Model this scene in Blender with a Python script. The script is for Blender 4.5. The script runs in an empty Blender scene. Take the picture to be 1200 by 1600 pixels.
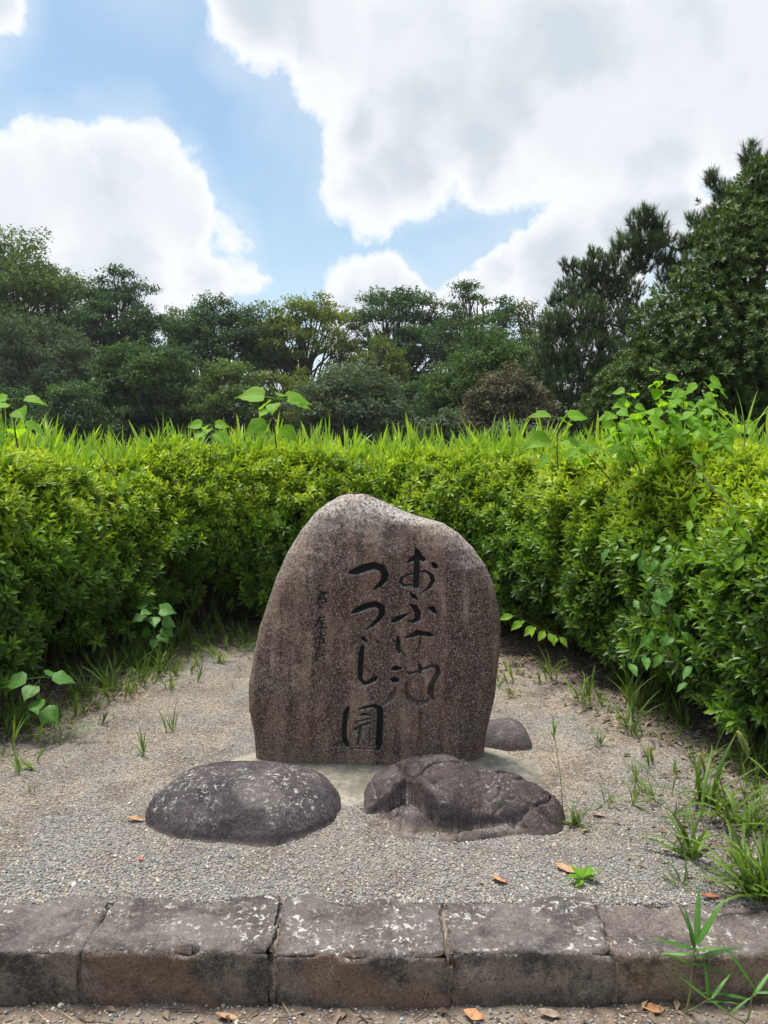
import bpy, math, random
import numpy as np
from mathutils import Vector, Matrix

random.seed(7)
RNG = np.random.default_rng(7)
SC = bpy.context.scene
COL = SC.collection

# ------------------------------------------------------------------ camera
EYE = 1.45
PITCH = math.radians(4.0)
cam_d = bpy.data.cameras.new("camera")
cam_d.sensor_fit = 'VERTICAL'
cam_d.sensor_height = 24.0
cam_d.lens = 18.0
cam_d.clip_start = 0.05
cam_d.clip_end = 2000
cam = bpy.data.objects.new("camera", cam_d)
cam.location = (0, 0, EYE)
cam.rotation_euler = (math.radians(90) - PITCH, 0, 0)
COL.objects.link(cam)
SC.camera = cam


def ray(px, py):
    """direction through a pixel of the 1200x1600 photograph"""
    a, b = (px - 600) / 1200.0, -(py - 800) / 1200.0
    c, s = math.cos(PITCH), math.sin(PITCH)
    return Vector((a, c + b * s, -s + b * c))


def gnd(px, py, z=0.0):
    d = ray(px, py)
    t = (z - EYE) / d.z
    return Vector((d.x * t, d.y * t, z))


def at(px, py, Y):
    d = ray(px, py)
    t = Y / d.y
    return Vector((d.x * t, Y, EYE + d.z * t))


# ------------------------------------------------------------------ sky, sun, exposure
SUN_EL, SUN_AZ = math.radians(74), math.radians(-50)      # azimuth from +Y towards +X
SKY_STR = 0.102
world = bpy.data.worlds.new("World")
SC.world = world
world.use_nodes = True
wn, wl = world.node_tree.nodes, world.node_tree.links
wn.clear()


def W(kind, **kw):
    n = wn.new(kind)
    for k, v in kw.items():
        if k.startswith('i_'):
            n.inputs[int(k[2:])].default_value = v
        else:
            setattr(n, k, v)
    return n


def wmath(op, a, b=None, clamp=False):
    n = W('ShaderNodeMath', operation=op, use_clamp=clamp)
    for i, v in enumerate((a, b)):
        if v is None:
            continue
        if isinstance(v, (int, float)):
            n.inputs[i].default_value = v
        else:
            wl.new(v, n.inputs[i])
    return n.outputs[0]


def wmap(v, a, b, c, d):
    n = W('ShaderNodeMapRange', interpolation_type='SMOOTHSTEP')
    wl.new(v, n.inputs[0])
    for i, q in enumerate((a, b, c, d)):
        n.inputs[i + 1].default_value = q
    return n.outputs[0]


sky = W('ShaderNodeTexSky', sky_type='NISHITA', sun_disc=False)
sky.sun_elevation = SUN_EL
sky.sun_rotation = SUN_AZ
sky.air_density = 1.0
sky.dust_density = 1.8
sky.ozone_density = 0.35
tc = W('ShaderNodeTexCoord')
nrm = W('ShaderNodeVectorMath', operation='NORMALIZE')
wl.new(tc.outputs['Generated'], nrm.inputs[0])
warp = W('ShaderNodeTexNoise')
warp.inputs['Scale'].default_value = 5.0
warp.inputs['Detail'].default_value = 9
warp.inputs['Roughness'].default_value = 0.58
wl.new(nrm.outputs[0], warp.inputs['Vector'])
wsub = W('ShaderNodeVectorMath', operation='SUBTRACT')
wl.new(warp.outputs['Color'], wsub.inputs[0])
wsub.inputs[1].default_value = (0.5, 0.5, 0.5)
wsc = W('ShaderNodeVectorMath', operation='SCALE')
wl.new(wsub.outputs[0], wsc.inputs[0])
wsc.inputs['Scale'].default_value = 0.13
wad = W('ShaderNodeVectorMath', operation='ADD')
wl.new(nrm.outputs[0], wad.inputs[0])
wl.new(wsc.outputs[0], wad.inputs[1])
DIR = wad.outputs[0]
# cumulus banks: (px, py, radius px) of each billow
BILLOWS = [(205, 300, 125), (95, 300, 100), (0, 345, 120), (290, 345, 82), (362, 372, 52), (180, 430, 150), (330, 440, 75),
           (40, 470, 130), (395, 440, 40),
           (690, 90, 200), (900, 120, 240), (1120, 90, 250), (640, 250, 100), (585, 290, 80), (500, 60, 130), (395, 20, 110),
           (1010, 230, 130), (760, 215, 120), (1180, 200, 120), (570, 190, 70),
           (960, 380, 95), (860, 400, 80), (1050, 345, 70), (775, 420, 52), (1130, 350, 40), (900, 450, 120), (740, 470, 60),
           (605, 450, 62), (545, 462, 48), (660, 462, 42), (600, 520, 110),
           (10, 20, 62), (-60, 60, 90), (1350, 300, 160)]
field = None
for (bx, by, br) in BILLOWS:
    d = ray(bx, by)
    c = 1.0 / d.length
    d.normalize()
    dist = W('ShaderNodeVectorMath', operation='DISTANCE')
    wl.new(DIR, dist.inputs[0])
    dist.inputs[1].default_value = d
    r = br / 1200.0 * c ** 1.4
    f = wmath('MULTIPLY_ADD', dist.outputs['Value'], -1.0 / r)
    f.node.inputs[2].default_value = 1.0
    f = wmath('MULTIPLY', f, min(1.0, (br / 150.0) ** 0.5))
    if field is None:
        field = f
    else:
        m = W('ShaderNodeMath', operation='SMOOTH_MAX')
        wl.new(field, m.inputs[0])
        wl.new(f, m.inputs[1])
        m.inputs[2].default_value = 0.35
        field = m.outputs[0]
# the rest of the sky carries clouds of the same sort
big = W('ShaderNodeTexNoise')
big.inputs['Scale'].default_value = 2.2
big.inputs['Detail'].default_value = 8
wl.new(DIR, big.inputs['Vector'])
fx = ray(600, 400)
fx.normalize()
dotn = W('ShaderNodeVectorMath', operation='DOT_PRODUCT')
wl.new(nrm.outputs[0], dotn.inputs[0])
dotn.inputs[1].default_value = fx
outside = wmap(dotn.outputs['Value'], 0.78, 0.62, 0, 1)
gen = wmath('MULTIPLY', wmath('SUBTRACT', big.outputs['Fac'], 0.46), 2.6)
gen = wmath('SUBTRACT', gen, wmath('MULTIPLY', wmath('SUBTRACT', 1.0, outside), 3.0))
m = W('ShaderNodeMath', operation='MAXIMUM')
wl.new(field, m.inputs[0])
wl.new(gen, m.inputs[1])
field = m.outputs[0]
fine = W('ShaderNodeTexNoise')
fine.inputs['Scale'].default_value = 7.5
fine.inputs['Detail'].default_value = 12
fine.inputs['Roughness'].default_value = 0.62
wl.new(DIR, fine.inputs['Vector'])
dens = wmath('ADD', field, wmath('MULTIPLY', wmath('SUBTRACT', fine.outputs['Fac'], 0.5), 1.15))
mask = wmath('MAXIMUM', wmap(dens, -0.03, 0.22, 0.0, 1.0), wmap(wmath('ADD', field, wmath('MULTIPLY', wmath('SUBTRACT', warp.outputs['Fac'], 0.5), 1.2)), -0.50, 0.25, 0.0, 0.36))
# thin veil in the blue
veiln = W('ShaderNodeTexNoise')
veiln.inputs['Scale'].default_value = 3.4
veiln.inputs['Detail'].default_value = 7
veiln.inputs['Distortion'].default_value = 0.4
wl.new(nrm.outputs[0], veiln.inputs['Vector'])
veil = wmap(veiln.outputs['Fac'], 0.38, 0.70, 0.06, 0.42)
sepd = W('ShaderNodeSeparateXYZ')
wl.new(nrm.outputs[0], sepd.inputs[0])
low = wmap(sepd.outputs[2], 0.0, 0.40, 0.42, 0.0)
mask2 = wmath('MAXIMUM', mask, wmath('ADD', veil, low, True))
# cloud brightness: sunlit white rims, greyer thick middles
thick = wmap(dens, 0.10, 0.75, 0.0, 1.0)
lump = W('ShaderNodeTexNoise')
lump.inputs['Scale'].default_value = 6.5
lump.inputs['Detail'].default_value = 9
wl.new(DIR, lump.inputs['Vector'])
lumpv = wmap(lump.outputs['Fac'], 0.40, 0.60, 0.0, 1.0)
gfac = wmath('MULTIPLY', thick, wmath('MULTIPLY_ADD', lumpv, 0.50))
gfac.node.inputs[1].default_value = 0.45
soft = wmap(dens, 0.06, 0.62, 0.0, 1.0)
gfac2 = wmath('ADD', wmath('MULTIPLY', soft, 0.40), wmath('MULTIPLY', wmath('MULTIPLY', thick, lumpv), 0.46))
cmix = W('ShaderNodeMix', data_type='RGBA')
wl.new(gfac2, cmix.inputs['Factor'])
cmix.inputs['A'].default_value = (0.90, 0.92, 0.95, 1)
cmix.inputs['B'].default_value = (0.54, 0.61, 0.67, 1)
bg_sky = W('ShaderNodeBackground')
stint = W('ShaderNodeMix', data_type='RGBA', blend_type='MULTIPLY')
stint.inputs['Factor'].default_value = 1.0
wl.new(sky.outputs[0], stint.inputs['A'])
stint.inputs['B'].default_value = (0.84, 1.02, 1.0, 1)
wl.new(stint.outputs['Result'], bg_sky.inputs[0])
bg_sky.inputs[1].default_value = SKY_STR
bg_cl = W('ShaderNodeBackground')
wl.new(cmix.outputs['Result'], bg_cl.inputs[0])
CLOUD_STR = 0.67
bg_cl.inputs[1].default_value = CLOUD_STR
mixw = W('ShaderNodeMixShader')
wl.new(mask2, mixw.inputs[0])
wl.new(bg_sky.outputs[0], mixw.inputs[1])
wl.new(bg_cl.outputs[0], mixw.inputs[2])
wo = W('ShaderNodeOutputWorld')
wl.new(mixw.outputs[0], wo.inputs[0])
try:
    world.cycles.sampling_method = 'MANUAL'
    world.cycles.sample_map_resolution = 512
except Exception:
    pass

sun_d = bpy.data.lights.new("sun", 'SUN')
sun_d.energy = 3.6
sun_d.angle = math.radians(20)
sun_d.color = (1.0, 0.95, 0.87)
sun = bpy.data.objects.new("sun", sun_d)
sv = Vector((math.sin(SUN_AZ) * math.cos(SUN_EL), math.cos(SUN_AZ) * math.cos(SUN_EL), math.sin(SUN_EL)))
sun.rotation_euler = sv.to_track_quat('Z', 'Y').to_euler()
sun.location = (0, 0, 20)
COL.objects.link(sun)

SC.view_settings.view_transform = 'Standard'
SC.view_settings.look = 'None'
SC.view_settings.exposure = 0.75
SC.view_settings.gamma = 1.0
SC.view_settings.use_curve_mapping = False
SC.render.engine = 'CYCLES'
SC.cycles.use_denoising = True
SC.cycles.max_bounces = 6
SC.cycles.diffuse_bounces = 3
SC.cycles.transmission_bounces = 4
SC.cycles.transparent_max_bounces = 4


# ------------------------------------------------------------------ numpy noise
def _h(ix, iy, iz, seed):
    n = (ix.astype(np.uint32) * np.uint32(374761393) + iy.astype(np.uint32) * np.uint32(668265263)
         + iz.astype(np.uint32) * np.uint32(2147483647) + np.uint32((seed * 1013904223) & 0xffffffff))
    n = (n ^ (n >> np.uint32(13))) * np.uint32(1274126177)
    n = (n ^ (n >> np.uint32(16))) * np.uint32(2246822519)
    return ((n ^ (n >> np.uint32(15))) & np.uint32(0xffffff)).astype(np.float64) / 0xffffff


def vnoise(P, seed=0):
    P = np.asarray(P, dtype=np.float64)
    i = np.floor(P).astype(np.int64)
    f = P - i
    f = f * f * (3 - 2 * f)
    out = 0
    for dx in (0, 1):
        wx = f[:, 0] if dx else 1 - f[:, 0]
        for dy in (0, 1):
            wy = f[:, 1] if dy else 1 - f[:, 1]
            for dz in (0, 1):
                wz = f[:, 2] if dz else 1 - f[:, 2]
                out = out + wx * wy * wz * _h(i[:, 0] + dx, i[:, 1] + dy, i[:, 2] + dz, seed)
    return out


def fbm(P, octv=4, seed=0, gain=0.5):
    P = np.asarray(P, dtype=np.float64)
    s, a, t = 0, 1.0, 0
    for k in range(octv):
        s = s + a * vnoise(P * (2.03 ** k) + 17.3 * k, seed + k)
        t += a
        a *= gain
    return s / t - 0.5


# ------------------------------------------------------------------ object helpers
def mesh(name, V, F, mat=None, tint=None, smooth=False, attrs=None):
    V = np.asarray(V, dtype=np.float32)
    me = bpy.data.meshes.new(name)
    if isinstance(F, np.ndarray):
        k = F.shape[1]
        me.vertices.add(len(V))
        me.vertices.foreach_set("co", V.ravel())
        me.loops.add(F.size)
        me.loops.foreach_set("vertex_index", F.astype(np.int32).ravel())
        me.polygons.add(len(F))
        me.polygons.foreach_set("loop_start", np.arange(len(F), dtype=np.int32) * k)
        me.polygons.foreach_set("loop_total", np.full(len(F), k, dtype=np.int32))
        me.update(calc_edges=True)
    else:
        me.from_pydata([tuple(v) for v in V], [], F)
        me.update()
    if smooth:
        me.polygons.foreach_set("use_smooth", np.ones(len(me.polygons), dtype=bool))
    if tint is not None:
        a = me.attributes.new("tint", 'FLOAT', 'POINT')
        a.data.foreach_set("value", np.asarray(tint, dtype=np.float32))
    for k2, v in (attrs or {}).items():
        a = me.attributes.new(k2, 'FLOAT', 'POINT')
        a.data.foreach_set("value", np.asarray(v, dtype=np.float32))
    if mat:
        me.materials.append(mat)
    return me


def obj(name, me, parent=None, loc=None, kind=None):
    o = bpy.data.objects.new(name, me)
    COL.objects.link(o)
    if loc is not None:
        o.location = loc
    if parent is not None:
        o.parent = parent
    if kind:
        o['kind'] = kind
    return o


def tag(o, label, cat, group=None):
    o['label'] = label
    o['category'] = cat
    if group:
        o['group'] = group
    return o


def empty(name, loc, label, cat, group=None):
    o = bpy.data.objects.new(name, None)
    o.empty_display_size = 0.1
    o.location = loc
    COL.objects.link(o)
    return tag(o, label, cat, group)


class Geo:
    """collects triangles"""
    def __init__(s):
        s.V, s.F, s.T, s.n = [], [], [], 0

    def add(s, V, F, t=0.5):
        V = np.asarray(V, dtype=np.float64)
        F = np.asarray(F, dtype=np.int64)
        s.V.append(V)
        s.F.append(F + s.n)
        s.T.append(np.broadcast_to(np.asarray(t, dtype=np.float64), (len(V),)))
        s.n += len(V)

    def tube(s, pts, rad, sides=6, t=0.5):
        pts = [Vector(p) for p in pts]
        V, F = [], []
        ref = Vector((0.13, 0.31, 0.94)).normalized()
        for i, p in enumerate(pts):
            d = (pts[min(i + 1, len(pts) - 1)] - pts[max(i - 1, 0)])
            if d.length < 1e-9:
                d = Vector((0, 0, 1))
            d.normalize()
            a = d.cross(ref)
            if a.length < 0.05:
                a = d.cross(Vector((1, 0, 0)))
            a.normalize()
            b = d.cross(a)
            r = rad[i] if hasattr(rad, '__len__') else rad
            for k in range(sides):
                q = 2 * math.pi * k / sides
                V.append(p + a * (r * math.cos(q)) + b * (r * math.sin(q)))
        for i in range(len(pts) - 1):
            for k in range(sides):
                a0, a1 = i * sides + k, i * sides + (k + 1) % sides
                b0, b1 = a0 + sides, a1 + sides
                F += [(a0, a1, b1), (a0, b1, b0)]
        s.add([tuple(v) for v in V], F, t)

    def arrays(s):
        return np.concatenate(s.V), np.concatenate(s.F), np.concatenate(s.T)

    def mesh(s, name, mat, smooth=False):
        V, F, T = s.arrays()
        return mesh(name, V, F, mat, T, smooth)


def frames(axis, spin):
    """rotation matrices (n,3,3) whose columns are x,y,z with z = axis"""
    a = axis / np.maximum(1e-9, np.linalg.norm(axis, axis=1))[:, None]
    ref = np.where(np.abs(a[:, 2:3]) < 0.9, np.array([[0, 0, 1.0]]), np.array([[1.0, 0, 0]]))
    x = np.cross(ref, a)
    x /= np.linalg.norm(x, axis=1)[:, None]
    y = np.cross(a, x)
    c, s = np.cos(spin)[:, None], np.sin(spin)[:, None]
    X = x * c + y * s
    Y = -x * s + y * c
    return np.stack([X, Y, a], axis=2)


def scatter(geo, protos, pos, axis, scale, tint, jitter=0.12):
    n = len(pos)
    if n == 0:
        return
    spin = RNG.uniform(0, 2 * math.pi, n)
    R = frames(axis, spin)
    which = RNG.integers(0, len(protos), n)
    tint = np.broadcast_to(tint, (n,))
    for k, (PV, PF, PT) in enumerate(protos):
        idx = np.nonzero(which == k)[0]
        if len(idx) == 0:
            continue
        V = np.einsum('nij,vj->nvi', R[idx], PV) * scale[idx][:, None, None] + pos[idx][:, None, :]
        F = PF[None] + (np.arange(len(idx)) * len(PV))[:, None, None]
        T = np.clip(PT[None] * 0.5 + tint[idx][:, None] + RNG.normal(0, jitter, (len(idx), 1)), 0, 1)
        geo.add(V.reshape(-1, 3), F.reshape(-1, 3), T.reshape(-1))


# ------------------------------------------------------------------ leaf shapes
def simple_leaf(L, Wd, fold=0.25):
    V = np.array([[0, 0, 0], [Wd / 2, L * .5, Wd * fold], [0, L * .55, 0], [-Wd / 2, L * .5, Wd * fold], [0, L, -L * .06]])
    F = np.array([[0, 1, 2], [0, 2, 3], [2, 1, 4], [2, 4, 3]])
    return V, F


def rotx(V, a):
    c, s = math.cos(a), math.sin(a)
    return np.stack([V[:, 0], V[:, 1] * c - V[:, 2] * s, V[:, 1] * s + V[:, 2] * c], 1)


def rotz(V, a):
    c, s = math.cos(a), math.sin(a)
    return np.stack([V[:, 0] * c - V[:, 1] * s, V[:, 0] * s + V[:, 1] * c, V[:, 2]], 1)


def sprig(L=0.055, Wd=0.019, whorls=((6, 12), (5, 40), (3, 68)), rise=0.02, seed=0, shape=simple_leaf):
    r = random.Random(seed)
    g = Geo()
    z = 0
    for w, (n, el) in enumerate(whorls):
        off = r.uniform(0, 6.28)
        for k in range(n):
            l = L * r.uniform(.75, 1.15) * (1 - .16 * w)
            V, F = shape(l, Wd * r.uniform(.8, 1.2) * (1 - .14 * w))
            V = V + np.array([0, 0.004, 0])
            V = rotx(V, math.radians(el + r.uniform(-16, 16)))
            V = rotz(V, off + 6.283 * k / n + r.uniform(-.35, .35))
            g.add(V + np.array([0, 0, z]), F, -0.2 + 0.24 * w + r.uniform(-.14, .14))
        z += rise
    g.add([[0.0015, 0, -.06], [-.0015, 0, -.06], [0, 0.001, z]], [[0, 1, 2]], -0.5)
    return g.arrays()


def blade(L, Wd, bend, seg=5, fold=0.22):
    """long grass blade along +z bending towards +y"""
    V, F = [], []
    y = z = 0
    ang = 0
    for i in range(seg + 1):
        t = i / seg
        w = Wd * (0.45 + 2.2 * t) if t < 0.25 else Wd * (1 - ((t - .25) / .75) ** 1.7)
        w = max(w, 0.0005) / 2
        V += [(-w, y + w * fold, z), (0, y - w * fold, z), (w, y + w * fold, z)]
        ang = bend * t ** 1.3
        y += math.sin(ang) * L / seg
        z += math.cos(ang) * L / seg
    for i in range(seg):
        a = i * 3
        F += [(a, a + 1, a + 4), (a, a + 4, a + 3), (a + 1, a + 2, a + 5), (a + 1, a + 5, a + 4)]
    return np.array(V), np.array(F)


def shoot(n=6, L=0.3, Wd=0.022, stem=0.12, seed=0, spread=0.5, bend=0.7):
    """a leafy reed shoot: blades leaving a short stem in turn"""
    r = random.Random(seed)
    g = Geo()
    az = r.uniform(0, 6.28)
    for k in range(n):
        t = k / max(1, n - 1)
        V, F = blade(L * r.uniform(.6, 1.1), Wd * r.uniform(.75, 1.15), bend * r.uniform(.3, 1.2) * (1.1 - .5 * t), seg=5)
        V = rotx(V, -spread * (1.15 - t) * r.uniform(.5, 1.2))
        az += 3.14 + r.uniform(-.7, .7)
        V = rotz(V, az)
        g.add(V + np.array([0, 0, stem * t]), F, r.uniform(-.25, .25) + .15 * t)
    g.tube([(0, 0, -stem * .8), (0, 0, stem)], [0.0028, .0015], 4, -.2)
    return g.arrays()


def heart_leaf_mesh(name, mat, L=0.15, Wd=0.14, petiole=0.05, fold=0.18, droop=0.25, lobe=True, seed=0):
    """broad leaf lying along +y, tip down, stalk from the origin"""
    r = random.Random(seed)
    n = 9
    V, F = [], []
    prof = [0.0, .62, .92, 1.0, .93, .76, .54, .32, .13, 0.0] if lobe else [0, .45, .75, .93, 1.0, .92, .74, .5, .24, 0]
    for i in range(n + 1):
        t = i / n
        w = Wd / 2 * prof[i]
        y = petiole + L * t
        z = -droop * L * t * t
        back = -0.10 * L if (lobe and i in (1, 2)) else 0.0
        wig = [r.uniform(-.006, .006) for _ in range(2)]
        V += [(-w, y + back * (1 if i == 1 else .35), z + w * fold + wig[0]), (-w * .5, y + back * .3, z + w * .5 * fold + .002),
              (0, y, z), (w * .5, y + back * .3, z + w * .5 * fold + .002), (w, y + back * (1 if i == 1 else .35), z + w * fold + wig[1])]
    for i in range(n):
        for k in range(4):
            a = i * 5 + k
            F.append((a, a + 1, a + 6, a + 5))
    b = len(V)
    V += [(-.0018, 0, 0.0), (.0018, 0, 0), (.0015, petiole, 0.001), (-.0015, petiole, .001), (0, 0, -.003), (0, petiole, -.002)]
    F += [(b, b + 1, b + 2, b + 3), (b, b + 3, b + 5, b + 4), (b + 1, b + 4, b + 5, b + 2)]
    # vein attribute: paler midrib and side veins
    vein = []
    for (x, y, z) in V:
        vein.append(1.0 if abs(x) < 1e-6 else 0.0)
    me = mesh(name, V, F, mat, [0.5 + r.uniform(-.1, .1)] * len(V), True, {'vein': vein})
    return me


# ------------------------------------------------------------------ materials
class MB:
    def __init__(s, name):
        s.m = bpy.data.materials.new(name)
        s.m.use_nodes = True
        s.n, s.l = s.m.node_tree.nodes, s.m.node_tree.links
        s.n.clear()
        s.out = s.n.new('ShaderNodeOutputMaterial')
        s.bsdf = s.n.new('ShaderNodeBsdfPrincipled')
        s.l.new(s.bsdf.outputs[0], s.out.inputs[0])
        s.bsdf.inputs['Roughness'].default_value = 0.8
        s._pos = None

    def sock(s, inp, v):
        if isinstance(v, bpy.types.NodeSocket):
            s.l.new(v, inp)
        elif isinstance(v, (tuple, list)) and len(v) == 3 and inp.type == 'RGBA':
            inp.default_value = (*v, 1)
        else:
            inp.default_value = v

    def pos(s):
        if s._pos is None:
            g = s.n.new('ShaderNodeNewGeometry')
            s._pos = g.outputs['Position']
            s._nrm = g.outputs['Normal']
        return s._pos

    def nz(s):
        s.pos()
        q = s.n.new('ShaderNodeSeparateXYZ')
        s.l.new(s._nrm, q.inputs[0])
        return q.outputs[2]

    def xyz(s):
        q = s.n.new('ShaderNodeSeparateXYZ')
        s.l.new(s.pos(), q.inputs[0])
        return q.outputs

    def scaled(s, v):
        q = s.n.new('ShaderNodeMapping')
        s.l.new(s.pos(), q.inputs[0])
        q.inputs['Scale'].default_value = v
        return q.outputs[0]

    def noise(s, scale, detail=4, rough=.55, vec=None, dist=0.0):
        q = s.n.new('ShaderNodeTexNoise')
        s.l.new(vec or s.pos(), q.inputs['Vector'])
        q.inputs['Scale'].default_value = scale
        q.inputs['Detail'].default_value = detail
        q.inputs['Roughness'].default_value = rough
        q.inputs['Distortion'].default_value = dist
        return q.outputs['Fac']

    def vor(s, scale, out='Distance', feature='F1', vec=None):
        q = s.n.new('ShaderNodeTexVoronoi')
        q.feature = feature
        s.l.new(vec or s.pos(), q.inputs['Vector'])
        q.inputs['Scale'].default_value = scale
        return q.outputs[out]

    def rng(s, v, a, b, c=0.0, d=1.0):
        q = s.n.new('ShaderNodeMapRange')
        q.interpolation_type = 'SMOOTHSTEP'
        s.l.new(v, q.inputs[0])
        for i, x in enumerate((a, b, c, d)):
            q.inputs[i + 1].default_value = x
        return q.outputs[0]

    def math(s, op, a, b=0.0, clamp=False):
        q = s.n.new('ShaderNodeMath')
        q.operation = op
        q.use_clamp = clamp
        s.sock(q.inputs[0], a)
        s.sock(q.inputs[1], b)
        return q.outputs[0]

    def mix(s, f, a, b, blend='MIX'):
        q = s.n.new('ShaderNodeMix')
        q.data_type = 'RGBA'
        q.blend_type = blend
        s.sock(q.inputs['Factor'], f)
        s.sock(q.inputs['A'], a)
        s.sock(q.inputs['B'], b)
        return q.outputs['Result']

    def attr(s, name, inst=False):
        q = s.n.new('ShaderNodeAttribute')
        q.attribute_name = name
        if inst:
            q.attribute_type = 'INSTANCER'
        return q.outputs['Fac']

    def bump(s, h, dist=0.01, strength=1.0, prev=None):
        q = s.n.new('ShaderNodeBump')
        s.l.new(h, q.inputs['Height'])
        q.inputs['Distance'].default_value = dist
        q.inputs['Strength'].default_value = strength
        if prev:
            s.l.new(prev, q.inputs['Normal'])
        s.l.new(q.outputs[0], s.bsdf.inputs['Normal'])
        return q.outputs[0]

    def color(s, v):
        s.sock(s.bsdf.inputs['Base Color'], v)


GAIN = {'evergreen_leaves': 1.95, 'pine_needles': 1.9, 'oak_leaves': 1.9, 'dark_tree_leaves': 1.85, 'grey_green_leaves': 1.35, 'mid_green_leaves': 1.35, 'yellowish_leaves': 1.15}


def leaf_mat(name, dark, mid, light, rough=.5, trans=.35, vein=False, spec=.4, ttint=(1.25, 1.15, .45)):
    b = MB(name)
    gain = GAIN.get(name, 1.0)
    dark, mid, light = (tuple(min(.8, v * gain) for v in q) for q in (dark, mid, light))
    t = b.attr('tint')
    ra = b.n.new('ShaderNodeObjectInfo').outputs['Random']
    t = b.math('ADD', t, b.math('MULTIPLY', b.math('SUBTRACT', ra, .5), .22), True)
    c = b.mix(b.rng(t, 0.0, .5), dark, mid)
    c = b.mix(b.rng(t, .5, 1.0), c, light)
    n = b.noise(38, 3)
    c = b.mix(b.rng(n, .35, .7, 0, .35), c, tuple(x * .62 for x in mid))
    # occasional yellowed or blotched patches
    n2 = b.noise(9, 2)
    c = b.mix(b.rng(n2, .68, .78, 0, .5), c, (light[0] * 1.15, light[1] * .95, light[2]))
    if vein:
        v = b.attr('vein')
        c = b.mix(b.rng(v, .86, 1.0, 0, .55), c, tuple(min(1, x * 1.5 + .02) for x in light))
        b.bump(b.noise(45, 3), .004, .5)
    b.color(c)
    b.bsdf.inputs['Roughness'].default_value = rough
    b.bsdf.inputs['Specular IOR Level'].default_value = spec
    tr = b.n.new('ShaderNodeBsdfTranslucent')
    b.l.new(b.mix(1.0, c, (*ttint, 1), 'MULTIPLY'), tr.inputs[0])
    ms = b.n.new('ShaderNodeMixShader')
    ms.inputs[0].default_value = trans
    b.l.new(b.bsdf.outputs[0], ms.inputs[1])
    b.l.new(tr.outputs[0], ms.inputs[2])
    b.l.new(ms.outputs[0], b.out.inputs[0])
    return b.m


M = {}
M['azalea'] = leaf_mat('azalea_leaves', (.052, .12, .015), (.170, .325, .025), (.45, .59, .047), .42, .42)
M['reed'] = leaf_mat('reed_blades', (.11, .21, .025), (.25, .44, .045), (.42, .58, .08), .42, .45)
M['weed'] = leaf_mat('weed_blades', (.05, .095, .018), (.11, .20, .028), (.22, .34, .05), .5, .35)
M['heart'] = leaf_mat('broad_leaves', (.10, .24, .02), (.22, .44, .035), (.36, .56, .05), .55, .58, True, spec=.25)
M['heart_low'] = leaf_mat('dark_broad_leaves', (.05, .13, .02), (.095, .25, .035), (.15, .33, .05), .5, .35, True)  # darker, duller green of the ground seedlings and one hedge vine
M['ever'] = leaf_mat('evergreen_leaves', (.030, .056, .014), (.056, .100, .024), (.11, .17, .045), .5, .18, spec=.25)
M['pine'] = leaf_mat('pine_needles', (.025, .046, .018), (.050, .086, .028), (.10, .15, .045), .5, .12)
M['oak'] = leaf_mat('oak_leaves', (.03, .055, .018), (.055, .095, .026), (.10, .15, .04), .75, .25, spec=.12)
M['dark'] = leaf_mat('dark_tree_leaves', (.022, .046, .020), (.040, .078, .030), (.075, .125, .042), .75, .22, spec=.12)
M['yellow'] = leaf_mat('yellowish_leaves', (.055, .09, .02), (.115, .165, .032), (.20, .25, .055), .75, .35, spec=.12)
M['grey'] = leaf_mat('grey_green_leaves', (.045, .072, .042), (.08, .12, .065), (.13, .175, .10), .75, .22, spec=.12)
M['fresh'] = leaf_mat('mid_green_leaves', (.03, .060, .020), (.055, .105, .032), (.10, .165, .05), .75, .28, spec=.12)
M['brown'] = leaf_mat('brownish_leaves', (.07, .072, .042), (.14, .138, .085), (.23, .225, .15), .75, .2, ttint=(1.1, .9, .6), spec=.12)


def bark(name, a, b_, sc=6):
    b = MB(name)
    n = b.noise(sc, 6, .65, b.scaled((1, 1, .22)))
    b.color(b.mix(b.rng(n, .3, .7), a, b_))
    b.bsdf.inputs['Roughness'].default_value = .9
    b.bump(n, .03, .8)
    return b.m


M['bark'] = bark('bark', (.022, .018, .014), (.075, .062, .05))
M['stem'] = bark('woody_stems', (.05, .035, .022), (.13, .10, .06), 60)
M['redstem'] = bark('reddish_stalk', (.09, .04, .02), (.16, .10, .04), 60)


def flat_mat(name, c1, c2, scale, rough=.8, bump=.002):
    b = MB(name)
    n = b.noise(scale, 5, .6)
    b.color(b.mix(b.rng(n, .3, .7), c1, c2))
    b.bsdf.inputs['Roughness'].default_value = rough
    b.bump(n, bump, .8)
    return b.m


M['dryleaf'] = flat_mat('dry_leaf_tan', (.30, .17, .085), (.50, .31, .18), 60)
M['dryorange'] = flat_mat('dry_leaf_orange', (.30, .13, .055), (.52, .28, .14), 60)
M['dryred'] = flat_mat('dry_leaf_rust', (.28, .085, .035), (.40, .16, .07), 60)
M['drygrey'] = flat_mat('dry_leaf_grey', (.17, .12, .09), (.36, .28, .22), 60)
M['straw'] = flat_mat('dry_straw', (.26, .20, .12), (.46, .38, .25), 40)
M['litter'] = flat_mat('litter_leaves', (.07, .045, .03), (.30, .22, .15), 14)
M['twig'] = flat_mat('twigs', (.05, .032, .025), (.14, .095, .07), 50)


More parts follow.
